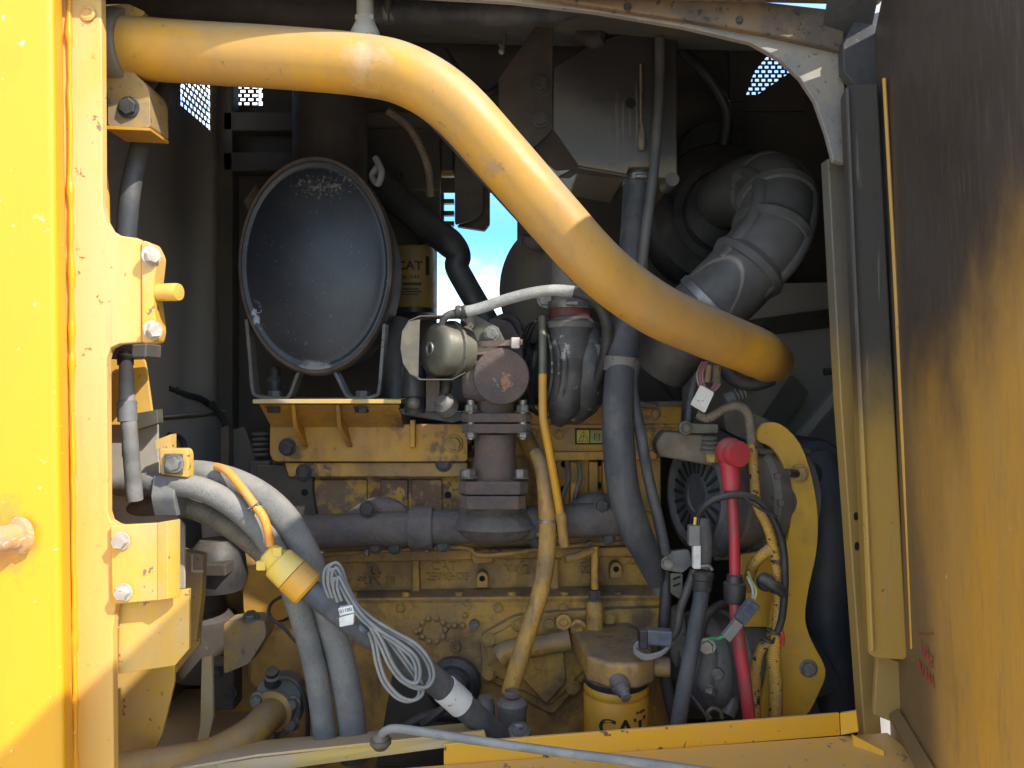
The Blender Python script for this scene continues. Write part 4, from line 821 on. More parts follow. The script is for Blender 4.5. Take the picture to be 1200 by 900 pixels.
# small vertical tube on the block
tv = thing('drain_tube', 'short upright yellow tube with a brown nut above the oil filter head', 'tube', P(697, 740, 1.55))
pipe('tube_body', M['engine_yellow'], [(697, 640, 1.56), (697, 690, 1.56)], S(4.5, 1.56), tv)
B().lathe(P(697, 703, 1.56), (0, 0, 1), [(S(7, 1.56), 0), (S(7, 1.56), .02)], 6).build('nut', M['rust_iron'], tv, bevel=.001)
B().lathe(P(697, 742, 1.55), (0, 0, 1), [(S(10, 1.55), 0), (S(10, 1.55), .06), (S(8, 1.55), .066)], 20).build('boss', M['engine_yellow'], tv)
pipe('side_pipe', M['engine_yellow'], [(662, 655, 1.52), (676, 652, 1.53), (695, 644, 1.56)], S(5, 1.53), tv)
# ------------------------------------------------------------------ oil filter
of = thing('oil_filter', 'yellow spin on oil filter with black lettering under its cast head', 'oil filter', P(722, 860, 1.40))
oc = P(722, 800, 1.42); orad = S(39, 1.38)
b = B(); b.lathe(oc, (0, 0, -1), [(orad*.85, -.004), (orad*.97, .0), (orad, .006), (orad, .012), (orad*.97, .015), (orad*.97, .018), (orad, .021), (orad, .14), (orad*.9, .15), (.001, .15)], 48); b.build('can', M['filter_yellow'], of)
b = B(); b.lathe(oc+Vector((0, 0, .004)), (0, 0, 1), [(orad*.95, -.004), (orad*1.0, 0), (orad*1.0, .008), (orad*.8, .02)], 40); b.build('seal_ring', M['black_plastic'], of)
wraptext('CAT', Vector((oc.x+S(4, 1.4), oc.y-orad, P(0, 855, 1.36).z)), oc, orad, S(27, 1.38), M['ink'], of, xs=1.15)
wraptext('1R-0739', Vector((oc.x+S(26, 1.4), oc.y-orad, P(0, 838, 1.36).z)), oc, orad, S(4.5, 1.38), M['ink'], of)
b = B(); q = [Vector((oc.x+dx, oc.y+dy, oc.z+.012)) for dx, dy in ((-.058, -.03), (-.02, -.066), (.03, -.066), (.065, -.035), (.075, .04), (.05, .20), (-.085, .20), (-.06, .04))]; b.prism(q, (0, 0, .048)); b.build('filter_head', M['engine_yellow'], of, bevel=.009)
B().lathe(oc+Vector((.06, -.01, .034)), (1, -.1, 0), [(.018, 0), (.018, .035), (.016, .037), (.001, .037)], 20).build('side_port', M['engine_yellow'], of)
ph = B().lathe(oc+Vector((-.005, -.058, .028)), (.25, -.9, -.45), [(.017, 0), (.017, .018), (.012, .02), (.012, .03), (.009, .032), (.009, .042), (.001, .043)], 18).build('sensor_plug', M['cast_grey'], of)
bolt(of, oc+Vector((-.06, .12, .058)), (0, -.3, 1), .012, M['bolt_yellow'])
for x, y in ((660, 728), (677, 734)): B().lathe(P(x, y, 1.56), (0, -1, .1), [(S(9, 1.56), 0), (S(9, 1.56), .01), (S(5, 1.56), .011), (S(4.5, 1.56), .006), (.0001, .006)], 18).build('ring_boss', M['engine_yellow'], of)

# ------------------------------------------------------------------ fuel filter in the background
ff = thing('fuel_filter', 'small shaded yellow fuel filter with black print beside the muffler', 'fuel filter', P(486, 360, 1.9))
fc_ = P(486, 362, 1.9); frad = S(25, 1.87)
B().lathe(fc_, (0, 0, 1), [(frad*.96, 0), (frad, .004), (frad, .14), (frad*.92, .15), (.001, .15)], 40).build('can', M['filter_shaded'], ff)
B().lathe(fc_, (0, 0, -1), [(frad*1.02, 0), (frad*1.02, .012), (frad*.5, .02)], 32).build('cap', M['black_plastic'], ff)
wraptext('CAT', Vector((fc_.x-S(3, 1.9), fc_.y-frad, P(0, 313, 1.87).z)), fc_, frad, S(14, 1.87), M['ink'], ff, xs=1.1)
wraptext('326-1644', Vector((fc_.x-S(4, 1.9), fc_.y-frad, P(0, 326, 1.87).z)), fc_, frad, S(6.5, 1.87), M['ink'], ff)
b = B(); b.box(Vector((fc_.x, fc_.y-frad-.001, P(0, 334, 1.87).z)), (S(22, 1.87), .001, S(3, 1.87))); b.build('print_bar', M['ink'], ff)
b = B(); q = [P(455, 300, 1.86), P(510, 286, 1.86), P(514, 284, 2.0), P(455, 290, 2.0)]; b.prism(q, (0, 0, .006)); b.build('head_plate', M['panel_brown'], ff)
wb = thing('panel_with_bolts', 'dark brown bolted panel behind the muffler', 'panel', P(470, 300, 2.0))
B().plate([(428, 150), (515, 150), (516, 262), (505, 290), (430, 300)], 1.98, .02).build('plate', M['panel_brown'], wb, bevel=.003)
B().plate([(428, 221), (516, 221), (516, 224), (428, 224)], 1.975, .006).build('seam', M['wall_soot'], wb)
for x in (464, 504): bolt(wb, P(x, 206, 1.98), r=.016, m=M['bolt_dark'])
dp = thing('bypass_pipe', 'fat black pipe with a bent end seen against the sky', 'pipe', P(500, 280, 1.8))
pipe('pipe_body', M['rubber'], [(438, 205, 1.86), (470, 238, 1.84), (505, 268, 1.82), (528, 286, 1.8), (538, 300, 1.8), (535, 312, 1.8), (545, 332, 1.8), (560, 358, 1.8), (575, 384, 1.8)], [S(17, 1.8)]*4+[S(14, 1.8)]*5, dp, seg=20)
sp = pipe('hanging_hose', M['cable_grey'], [(440, 185, 1.55), (447, 200, 1.54), (443, 215, 1.55), (436, 205, 1.57), (446, 192, 1.56)], S(4, 1.55), label='grey coiled cable hanging beside the top right of the muffler', cat='cable')
hb = thing('hanger_bracket', 'brown folded bracket hanging in the gap where the sky shows', 'bracket', P(555, 270, 1.9))
B().plate(roundpoly([(533, 150), (566, 150), (566, 248), (560, 256), (533, 264)], 4), 1.9, .004).build('face_plate', M['panel_brown'], hb)
B().plate(roundpoly([(560, 200), (585, 200), (574, 205), (574, 262), (568, 270), (535, 265), (560, 250)], 2), 1.93, .02).build('side_plate', M['plate_rust'], hb)
cb = thing('terminal_comb', 'small black toothed strip silhouetted in the gap', 'bracket', P(520, 262, 2.0))
B().plate([(513, 226), (520, 226), (520, 266), (513, 266)], 2.0, .02).build('spine', M['black_plastic'], cb)
for y in (233, 247, 259): B().plate([(519, y), (532, y), (532, y+5), (519, y+5)], 2.0, .02).build('tooth', M['black_plastic'], cb)
yb = thing('yellow_clip', 'little yellow painted tab above the gap with sky', 'tab', P(523, 200, 2.0))
B().plate([(518, 166), (530, 170), (530, 200), (518, 200)], 1.97, .01).build('tab', M['panel_brown'], yb)
B().plate([(517, 202), (532, 202), (532, 206), (517, 206)], 1.96, .02).build('foot', M['engine_bright'], yb)

# ------------------------------------------------------------------ grey tank box, plates and thin hose
tk = thing('grey_tank', 'grey sheet metal tank box with a chamfered lower corner, top centre', 'tank', P(720, 205, 1.5))
b = B(); b.plate([(649, 78), (690, 52), (740, 34), (794, 34), (794, 210), (768, 208), (766, 196), (738, 196), (735, 204), (678, 194), (648, 152)], 1.48, .24); b.build('body', M['tank_grey'], tk, bevel=.004)
b = B(); b.plate([(584, 92), (632, 24), (648, 22), (648, 152), (625, 174), (584, 140)], 1.49, .012); b.build('side_plate', M['plate_rust'], tk, bevel=.002)
for y in (98, 139): bolt(tk, P(633, y, 1.489), r=.015, m=M['bolt_dark'], h=.4)
b = B(); b.prism([P(648, 153, 1.482), P(678, 195, 1.482), P(652, 197, 1.56), P(626, 176, 1.56)], (0, .01, -.003)); b.build('chamfer_plate', M['plate_rust'], tk)
b = B(); b.prism([P(678, 195, 1.482), P(735, 205, 1.482), P(735, 212, 1.62), P(655, 206, 1.62)], (0, 0, -.004)); b.build('bottom_plate', M['panel_brown'], tk)
B().lathe(P(788, 210, 1.475), (0, 1, 0), [(S(8, 1.48), 0), (S(8, 1.48), .06)], 20).build('rolled_edge', M['plate_grey'], tk)
pipe('probe', M['loom_brown'], [(751, 75, 1.475), (751, 120, 1.472), (751, 146, 1.47)], S(1.6, 1.47), tk, seg=8)
B().lathe(P(752, 176, 1.472), (0, 0, 1), [(S(3, 1.47), 0), (S(4.6, 1.47), .008), (S(4.2, 1.47), .03), (S(2, 1.47), .045), (S(1.6, 1.47), .05)], 14).build('probe_bulb', M['loom_brown'], tk)
B().lathe(P(739, 121, 1.479), (0, -1, 0), [(S(6, 1.48), 0), (S(6, 1.48), .002), (.001, .002)], 16).build('hole', M['hole_shade'], tk)
B().tube(pts([(680, 40, 1.5), (700, 48, 1.48), (692, 24, 1.5)]), S(10, 1.5), 12).build('valve_lump', M['plate_rust'], tk)
thn = thing('thin_black_hose', 'thin black hose hanging down the face of the grey tank', 'hose', P(760, 300, 1.4))
pipe('hose_body', M['rubber_soft'], [(773, 46, 1.45), (773, 100, 1.44), (770, 150, 1.43), (765, 210, 1.42), (757, 270, 1.42), (750, 330, 1.43)], S(6, 1.43), thn, seg=14)
bg_h = thing('drain_hose', 'fat dusty black hose hanging from the grey tank down past the turbocharger', 'hose', P(735, 500, 1.4))
pipe('hose_body', M['hose_blue'], [(748, 205, 1.52), (745, 260, 1.5), (741, 310, 1.46), (735, 370, 1.42), (729, 420, 1.39), (725, 470, 1.37), (725, 520, 1.37), (731, 575, 1.37), (744, 620, 1.38), (758, 650, 1.40), (769, 680, 1.44)], [S(17.5, 1.45)]*6+[S(18.5, 1.39)]*3+[S(16, 1.4), S(11, 1.44)], bg_h, seg=26)
clamp_at(bg_h, P(748, 212, 1.52), (0, 0, 1), S(18, 1.5), S(11, 1.5))
clamp_at(bg_h, P(728, 427, 1.388), (.1, 0, 1), S(19.5, 1.39), S(17, 1.39), M['cast_grey'], False)
B().tube(pts([(766, 674, 1.435), (774, 692, 1.45)]), S(9, 1.44), smooth=False).build('end_fitting', M['cast_grey'], bg_h)
sh_ = pipe('slim_hose', M['hose_blue'], [(745, 425, 1.38), (741, 455, 1.37), (750, 505, 1.37), (760, 560, 1.38), (772, 610, 1.39), (780, 648, 1.4)], S(6.5, 1.38), label='slim grey hose running down beside the fat drain hose', cat='hose')

# ------------------------------------------------------------------ air cleaner and its elbow
acn = thing('air_cleaner', 'large dark round air cleaner canister at the back right', 'air cleaner', P(850, 350, 2.0))
B().lathe(P(850, 248, 1.86), (0, 1, 0), [(S(30, 1.8), -.03), (S(48, 1.8), -.02), (S(52, 1.8), 0), (S(60, 1.86), .0), (S(66, 1.86), .012), (S(80, 1.9), .018), (S(84, 1.9), .03), (S(84, 1.9), .16)], 48).build('canister', M['rubber'], acn)
B().lathe(P(835, 185, 1.9), (0, 1, 0), [(.001, -.01), (S(40, 1.9), -.01), (S(44, 1.9), .02), (S(44, 1.9), .1)], 36).build('end_bulge', M['rubber'], acn)
ib = thing('intake_elbow', 'ribbed black rubber air intake elbow bending down behind the yellow pipe', 'intake elbow', P(870, 290, 1.5))
ep = [(846, 240, 1.90), (858, 230, 1.80), (880, 222, 1.68), (903, 224, 1.58), (911, 246, 1.52), (899, 284, 1.48), (868, 322, 1.47), (836, 354, 1.48), (800, 388, 1.5), (770, 424, 1.54)]
E3 = pts(ep); er = [S(38, 1.8), S(38, 1.75), S(40, 1.65), S(42, 1.56), S(42.5, 1.5), S(43, 1.48), S(43, 1.48), S(43, 1.48), S(43, 1.5), S(43, 1.5)]
B().tube(E3, er, 36, n=8).build('elbow_body', M['rubber_soft'], ib)
q = catmull(E3, 8)
def ring_on(i, r, mr, name, m, parent):
    T = (q[min(i+1, len(q)-1)]-q[i-1]).normalized(); u, v, _ = frame_of(T)
    pth = [q[i]+(u*math.cos(2*math.pi*k/24)+v*math.sin(2*math.pi*k/24))*r for k in range(25)]
    B().tube(pth, mr, 8, n=2).build(name, m, parent)
for i, r, mr in ((22, S(37, 1.6), 7), (30, S(36.5, 1.52), 11), (38, S(36.5, 1.48), 11), (46, S(36.5, 1.48), 11)): ring_on(i, r, S(mr, 1.5), 'rib', M['rubber_soft'], ib)
for ang in (-.95, .95):                               # moulded ridges along both sides of the elbow
    pth = []
    for i in range(22, 50):
        T = (q[i+1]-q[i-1]).normalized(); u = (Vector((0, 1, 0))-T*T.y).normalized(); v = T.cross(u)
        rr = (S(38, 1.58) if i < 24 else S(37, 1.5))-(S(4, 1.5)*max(0, (i-44)/5)); pth.append(q[i]-(u*math.cos(ang)+v*math.sin(ang))*rr)
    B().tube(pth, S(10.5, 1.5), 12, smooth=False).build('ridge', M['rubber_soft'], ib)
B().ball(q[46]-Vector((.04, .015, -.008)), S(11, 1.48), 14, 8).build('lug', M['rubber_soft'], ib)
T7 = (E3[8]-E3[7]).normalized()
B().lathe(q[57]-T7*.01, T7, [(S(43, 1.49), 0), (S(45, 1.49), .001), (S(45, 1.49), .016), (S(43, 1.49), .017)], 40).build('hose_clamp', M['steel'], ib)
# ------------------------------------------------------------------ alternator
al = thing('alternator', 'dusty grey alternator with slotted end cover, right of the engine', 'alternator', P(860, 640, 1.45))
aa = Vector((-.945, -.32, .03)).normalized(); c_ = P(862, 580, 1.50)
r0 = S(66, 1.47)
B().lathe(c_, aa, [(r0*.8, -.12), (r0*1.02, -.11), (r0*1.04, -.085), (r0*.98, -.08), (r0*.97, -.05), (r0*1.03, -.045), (r0*1.05, -.02), (r0*.96, -.012), (r0*.96, .035), (r0*1.02, .04), (r0*1.02, .052), (r0*.92, .056)], 48).build('stator_body', M['alternator_grey'], al)
B().lathe(c_+aa*.055, aa, [(r0*1.05, -.002), (r0*1.08, .0), (r0*1.08, .022), (r0*1.0, .034), (r0*.86, .04), (r0*.8, .036), (r0*.78, .03), (r0*.3, .034), (r0*.28, .03), (.001, .03)], 48).build('end_cover', M['hose_blue'], al)
u, v, a_ = frame_of(aa)
for k in range(22):
    t = 2*math.pi*k/22
    rad_ = u*math.cos(t)+v*math.sin(t); tan = -u*math.sin(t)+v*math.cos(t); p0 = c_+aa*.0885+rad_*r0*.56
    B().prism([p0+rad_*r0*.16+tan*.0032, p0-rad_*r0*.16+tan*.0025, p0-rad_*r0*.16-tan*.0025, p0+rad_*r0*.16-tan*.0032], aa*.002).build('slot', M['hole_shade'], al)
for k in range(14):
    t = 2*math.pi*k/14; rad_ = u*math.cos(t)+v*math.sin(t)
    B().box(c_+aa*-.02+rad_*r0*1.01, (.012, .012, .012)).build('cooling_fin', M['alternator_grey'], al, bevel=.002)
    
for k in (1, 4, 9, 12):
    t = 2*math.pi*k/14; rad_ = u*math.cos(t)+v*math.sin(t)
    B().tube([c_-aa*.11+rad_*r0*1.08, c_+aa*.06+rad_*r0*1.08], .006, 10, smooth=False).build('through_bolt', M['bolt_grey'], al)
B().plate(roundpoly([(768, 520), (778, 505), (830, 510), (848, 528), (845, 548), (800, 540), (772, 535)], 5), 1.42, .05).build('mount_ear', M['loom_brown'], al, bevel=.006)
B().lathe(P(802, 501, 1.40), (0, -1, 0), [(S(8, 1.4), 0), (S(8, 1.4), .012), (S(6, 1.4), .014), (S(5, 1.4), .010), (S(3, 1.4), .010), (S(3, 1.4), .014), (.001, .014)], 22).build('mount_bush', M['zinc'], al)
B().plate([(806, 496), (842, 497), (842, 508), (806, 508)], 1.41, .02).build('link_strap', M['zinc'], al, bevel=.002)
for k in range(4): B().lathe(P(832, 530-k*5, 1.40), (0, -.1, 1), [(S(11-k, 1.4), 0), (S(12-k, 1.4), .003), (S(9-k, 1.4), .006)], 18).build('terminal_stack', M['alternator_grey'], al)
B().lathe(P(835, 533, 1.40), (0, -.1, 1), [(S(8, 1.4), -.012), (S(10, 1.4), -.002), (S(10, 1.4), .006)], 6).build('terminal_nut', M['bolt_yellow'], al)
B().plate(roundpoly([(848, 478), (880, 482), (902, 492), (905, 512), (892, 520), (870, 515), (850, 505)], 5), 1.47, .06).build('pivot_bracket', M['alternator_grey'], al, bevel=.004)
# curved yellow adjusting bracket and the plate behind it
yb2 = thing('alternator_bracket', 'curved bright yellow mounting plate wrapping the right side of the alternator', 'bracket', P(930, 840, 1.4))
arc = catmull([Vector((x, y, 0)) for x, y in [(893, 497), (915, 497), (938, 520), (952, 560), (959, 605), (957, 648), (948, 690), (944, 725), (952, 752), (968, 785), (960, 812), (940, 842), (893, 842), (900, 780), (903, 720), (914, 670), (924, 630), (927, 590), (920, 550), (905, 525), (888, 516)]], 3, True)
B().plate([(p.x, p.y) for p in arc], 1.42, .014).build('arc_plate', M['arc_yellow'], yb2, bevel=.002)
B().plate([(868, 650), (922, 640), (922, 735), (868, 735)], 1.45, .01).build('web_plate', M['arc_yellow'], yb2, bevel=.002)
bolt(yb2, P(936, 555, 1.42), (-.1, -1, 0), .014, M['bolt_yellow'], h=.6); bolt(yb2, P(947, 783, 1.42), (-.1, -1, 0), .013, M['bolt_grey'], h=.7)
B().tube(pts([(933, 555, 1.41), (922, 554, 1.39)]), S(5, 1.4), smooth=False).build('stud', M['bolt_dark'], yb2)
# black fan shroud
fs = thing('fan_shroud', 'dusty black plastic fan shroud bulging behind the yellow alternator bracket', 'shroud', P(965, 840, 1.6))
B().plate(roundpoly([(905, 518), (970, 514), (996, 532), (1010, 700), (1022, 856), (905, 856)], 16, 5), 1.57, .2).build('panel', M['shroud_plastic'], fs, bevel=.03)
B().tube(pts([(955, 535, 1.60), (966, 575, 1.575), (970, 640, 1.57), (968, 720, 1.575), (975, 790, 1.58), (985, 850, 1.59)]), [S(22, 1.57), S(28, 1.57), S(30, 1.57), S(28, 1.57), S(27, 1.57), S(24, 1.57)], 24).build('bulge', M['shroud_plastic'], fs)
B().plate(roundpoly([(948, 742), (972, 772), (988, 802), (968, 816), (946, 820)], 8, 4), 1.52, .05).build('boss', M['shroud_plastic'], fs, bevel=.012)
B().lathe(P(952, 556, 1.535), (.3, -1, 0), [(S(16, 1.53), -.03), (S(14, 1.53), 0), (S(10, 1.53), .006), (.001, .007)], 20).build('boss', M['shroud_plastic'], fs)

# red battery cable with its boot
rc = thing('red_battery_cable', 'red battery cable with a rounded red rubber terminal boot', 'cable', P(862, 700, 1.35))
b = B(); b.ball(P(856, 530, 1.34), S(17.5, 1.34), 24, 14); b.lathe(P(863, 532, 1.32), (.3, -.95, 0), [(S(15, 1.33), -.01), (S(16, 1.33), .004), (S(14.5, 1.33), .010), (.001, .011)], 28); b.build('boot_cap', M['red_rubber'], rc)
B().tube(pts([(855, 535, 1.34), (856, 552, 1.34), (857, 574, 1.34)]), [S(13.5, 1.34), S(11.5, 1.34), S(11, 1.34)], 20).build('boot_neck', M['red_rubber'], rc)
pipe('cable_core', M['red_rubber'], [(857, 570, 1.345), (860, 620, 1.345), (861, 670, 1.345), (862, 710, 1.34), (867, 760, 1.34), (873, 800, 1.34), (879, 852, 1.35)], [S(6.2, 1.34)]*3+[S(7.5, 1.34)]*4, rc, seg=18)
B().tube(pts([(858, 573, 1.342), (859, 582, 1.342)]), S(8, 1.34), smooth=False).build('tie_wrap', M['black_plastic'], rc)
B().lathe(P(861, 706, 1.34), (0, 0, 1), [(S(11, 1.34), 0), (S(12.5, 1.34), .006), (S(13, 1.34), .034), (S(10, 1.34), .036), (S(9, 1.34), .048)], 22).build('sleeve', M['black_plastic'], rc)
# looms
lm = thing('yellow_wiring_loom', 'dirty yellow corrugated wiring loom running down beside the red cable', 'wiring loom', P(905, 760, 1.36))
pipe('conduit', M['loom_brown'], [(818, 486, 1.42), (830, 490, 1.41), (848, 480, 1.40), (865, 476, 1.39), (877, 486, 1.38), (880, 512, 1.37), (882, 530, 1.37)], S(5.5, 1.38), lm, seg=14)
pipe('conduit', M['loom_yellow'], [(881, 520, 1.37), (884, 560, 1.36), (887, 590, 1.355), (900, 618, 1.35), (909, 655, 1.35), (912, 700, 1.35), (910, 740, 1.35), (907, 770, 1.36), (909, 800, 1.37), (909, 852, 1.38)], [S(6, 1.36)]*7+[S(8, 1.36)]*3, lm, seg=16)
pipe('conduit', M['loom_yellow'], [(907, 640, 1.352), (894, 650, 1.36), (882, 664, 1.38), (876, 690, 1.42)], S(6.5, 1.37), lm, seg=14)
pipe('conduit', M['loom_yellow'], [(905, 750, 1.36), (892, 760, 1.37), (886, 785, 1.38), (886, 852, 1.39)], S(6, 1.38), lm, seg=14)
for x, y, d in ((912, 660, 1.348), (911, 695, 1.348), (907, 742, 1.345), (900, 752, 1.355)):
    B().lathe(P(x, y, d), (.1, 0, 1), [(S(8, d), 0), (S(9, d), .001), (S(9, d), .005), (S(8, d), .006)], 16).build('cable_tie', M['black_plastic'], lm)
pipe('red_lead', M['red_rubber'], [(914, 738, 1.34), (917, 744, 1.335), (917, 756, 1.34)], S(2.4, 1.34), lm, seg=8)
bk = thing('black_arc_cable', 'thin black cable arching over the red cable and down the yellow loom', 'cable', P(870, 590, 1.32))
pipe('wire', M['rubber'], [(815, 622, 1.36), (818, 604, 1.34), (832, 588, 1.325), (858, 580, 1.32), (884, 584, 1.32), (904, 604, 1.32), (917, 638, 1.325), (920, 680, 1.33), (917, 720, 1.335), (911, 742, 1.34)], S(4.2, 1.33), bk, seg=12)
pipe('split_wire', M['rubber'], [(872, 582, 1.315), (890, 596, 1.31), (912, 606, 1.31)], S(1.6, 1.31), bk, seg=8)
for x, y in ((897, 682), (916, 690)): B().ball(P(x, y, 1.34), S(11 if x < 900 else 7, 1.34), 16, 10).build('plug_cap', M['black_plastic'], bk)
B().tube(pts([(892, 678, 1.335), (906, 686, 1.325), (918, 694, 1.33)]), S(7, 1.33), 12).build('plug_body', M['black_plastic'], bk)
# connectors and hoses in front of the alternator
c1 = thing('grey_connector', 'grey rectangular wiring connector in front of the alternator', 'connector', P(814, 640, 1.34))
B().box(P(813, 627, 1.34), (S(13, 1.34), .016, S(24, 1.34))).build('housing', M['grey_plastic'], c1, bevel=.002)
B().box(P(816, 652, 1.34), (S(9, 1.34), .014, S(28, 1.34))).build('lower_housing', M['white_label'], c1, bevel=.002)
pipe('lead', M['plug_yellow'], [(814, 615, 1.338), (815, 606, 1.338)], S(1.8, 1.34), c1, seg=8); pipe('lead', M['rubber'], [(818, 615, 1.338), (820, 604, 1.338)], S(1.8, 1.34), c1, seg=8)
c2 = thing('blue_grey_connector', 'slanted blue grey inline connector with green wires crossing the red cable', 'connector', P(868, 725, 1.31))
dv = (P(884, 706, 1.31)-P(852, 746, 1.31)); dn = dv.normalized(); rm = dn.to_track_quat('X', 'Z').to_matrix()
B().box(P(875, 716, 1.31), (dv.length*.55, .017, .022), rm).build('housing', M['blue_plastic'], c2, bevel=.002)
B().box(P(858, 738, 1.31), (dv.length*.5, .014, .017), rm).build('plug', M['grey_plastic'], c2, bevel=.002)
for k in range(4): B().box(P(869+k*4.2, 722-k*5, 1.31)+Vector((0, -.009, 0)), (.004, .004, .018), rm).build('grip_rib', M['blue_plastic'], c2)
pipe('green_lead', M['green_wire'], [(851, 744, 1.31), (842, 748, 1.315), (832, 748, 1.33)], S(2.2, 1.31), c2, seg=8)
pipe('green_lead', M['lbl_green'], [(884, 703, 1.31), (886, 692, 1.32), (880, 680, 1.335), (877, 670, 1.35)], S(1.8, 1.31), c2, seg=8)
pipe('white_lead', M['white_sleeve'], [(882, 702, 1.31), (882, 690, 1.32), (876, 676, 1.34)], S(1.5, 1.31), c2, seg=8)
hs2 = thing('fuel_hose', 'dusty blue grey hose with black end sleeve slanting down left of the red cable', 'hose', P(808, 760, 1.35))
pipe('hose_body', M['hose_blue'], [(822, 676, 1.36), (821, 702, 1.355), (815, 735, 1.35), (808, 775, 1.345), (800, 815, 1.345), (793, 860, 1.35)], S(9.2, 1.35), hs2, seg=20)
B().lathe(P(822, 692, 1.36), (.02, 0, 1), [(S(11, 1.36), 0), (S(12, 1.36), .004), (S(12.5, 1.36), .02), (S(14, 1.36), .022), (S(14, 1.36), .032), (S(10, 1.36), .036)], 22).build('sleeve', M['black_plastic'], hs2)
pipe('upper_pipe', M['cast_grey'], [(823, 668, 1.365), (826, 640, 1.38), (824, 610, 1.4)], S(9, 1.37), hs2, seg=16)
B().tube(pts([(820, 664, 1.35), (830, 663, 1.35), (835, 668, 1.35)]), S(2.2, 1.35), 8).build('wire_clip', M['steel'], hs2)
vp = pipe('return_hose', M['rubber'], [(782, 660, 1.44), (780, 700, 1.43), (778, 750, 1.43), (781, 800, 1.43), (792, 850, 1.43)], S(7, 1.43), label='black hose dropping behind the black plug near the oil filter', cat='hose')
c3 = thing('black_sensor_plug', 'black sensor plug with a bent cable next to the oil filter head', 'connector', P(768, 748, 1.36))
B().box(P(770, 746, 1.36), (S(34, 1.36), .024, S(18, 1.36)), Matrix.Rotation(.06, 3, 'Y')).build('housing', M['blue_plastic'], c3, bevel=.004)
B().box(P(753, 747, 1.36), (S(10, 1.36), .028, S(22, 1.36))).build('lock_tab', M['black_plastic'], c3, bevel=.003)
pipe('cable_tail', M['rubber'], [(785, 748, 1.36), (793, 738, 1.355), (797, 715, 1.355), (804, 695, 1.355), (814, 668, 1.36)], S(5, 1.36), c3, seg=12)
for k in range(3): pipe('wire', M['cable_grey'], [(748, 752+k*2, 1.36), (744, 760+k*2, 1.355), (756, 768+k*2, 1.35), (776, 764+k, 1.355), (788, 752, 1.36)], S(2, 1.36), c3, seg=8)
bk3 = thing('bracket_clip', 'grey slotted metal clip bracket left of the grey connector', 'bracket', P(795, 680, 1.4))
B().plate(roundpoly([(778, 647), (808, 644), (812, 662), (800, 672), (778, 668)], 3), 1.40, .012).build('upper_plate', M['cast_grey'], bk3, bevel=.002)
B().plate(roundpoly([(786, 672), (800, 672), (800, 690), (796, 702), (786, 695)], 2), 1.405, .005).build('tongue', M['zinc'], bk3, bevel=.001)
for y in (678, 686): B().plate([(789, y), (797, y-3), (797, y-1), (789, y+2)], 1.4025, .002).build('slot', M['hole_shade'], bk3)
bolt(bk3, P(782, 660, 1.399), r=.010, m=M['bolt_grey'])
# coolant pump/compressor low at the right
cp = thing('refrigerant_compressor', 'grey cast compressor under the alternator, half hidden by cables', 'compressor', P(840, 830, 1.5))
pc = P(838, 772, 1.50)
B().lathe(pc, aa, [(S(50, 1.5), -.09), (S(56, 1.5), -.08), (S(56, 1.5), -.02), (S(52, 1.5), -.015), (S(52, 1.5), .02), (S(56, 1.5), .025), (S(56, 1.5), .04), (S(48, 1.5), .06), (S(30, 1.5), .07), (S(18, 1.5), .09), (.001, .092)], 40).build('housing', M['cast_grey'], cp)
for k in range(6):
    t = 2*math.pi*k/6+.3; rad_ = u*math.cos(t)+v*math.sin(t); bolt(cp, pc+aa*.045+rad_*S(46, 1.5), aa, .010, M['bolt_grey'])
B().plate(roundpoly([(788, 715), (800, 712), (806, 735), (805, 785), (796, 790), (784, 770)], 5), 1.46, .03).build('mount_ear', M['cast_grey'], cp, bevel=.006)
B().tube(pts([(812, 752, 1.44), (826, 752, 1.43), (832, 770, 1.42), (828, 800, 1.42), (836, 812, 1.43)]), [S(7, 1.43), S(9, 1.43), S(11, 1.43), S(12, 1.43), S(8, 1.43)], 14).build('port_block', M['cast_grey'], cp)
bolt(cp, P(841, 787, 1.41), (-.3, -.9, 0), .012, M['bolt_grey'], h=1.0); bolt(cp, P(832, 808, 1.41), (-.3, -.7, -.6), .012, M['bolt_grey'], h=1.0)
bolt(cp, P(829, 757, 1.41), (-.3, -.9, 0), .012, M['bolt_pale'], h=1.0)
pipe('suction_hose', M['rubber'], [(822, 745, 1.42), (826, 725, 1.42), (838, 712, 1.43), (852, 706, 1.45)], S(5, 1.43), cp, seg=10)
B().tube(pts([(852, 800, 1.45), (858, 820, 1.44), (852, 838, 1.43)]), S(9, 1.44), 12).build('outlet', M['cast_grey'], cp)
pipe('loose_lead', M['loom_brown'], [(795, 800, 1.42), (810, 815, 1.4), (825, 835, 1.39), (830, 845, 1.38)], S(1.6, 1.4), cp, seg=8)
ov = pipe('hose_ring', M['zinc'], [(833, 842, 1.36), (829, 836, 1.36), (835, 830, 1.36), (844, 834, 1.36), (846, 842, 1.36)], S(2.6, 1.36), label='small open metal ring clip near the sill under the compressor', cat='clip', seg=10)
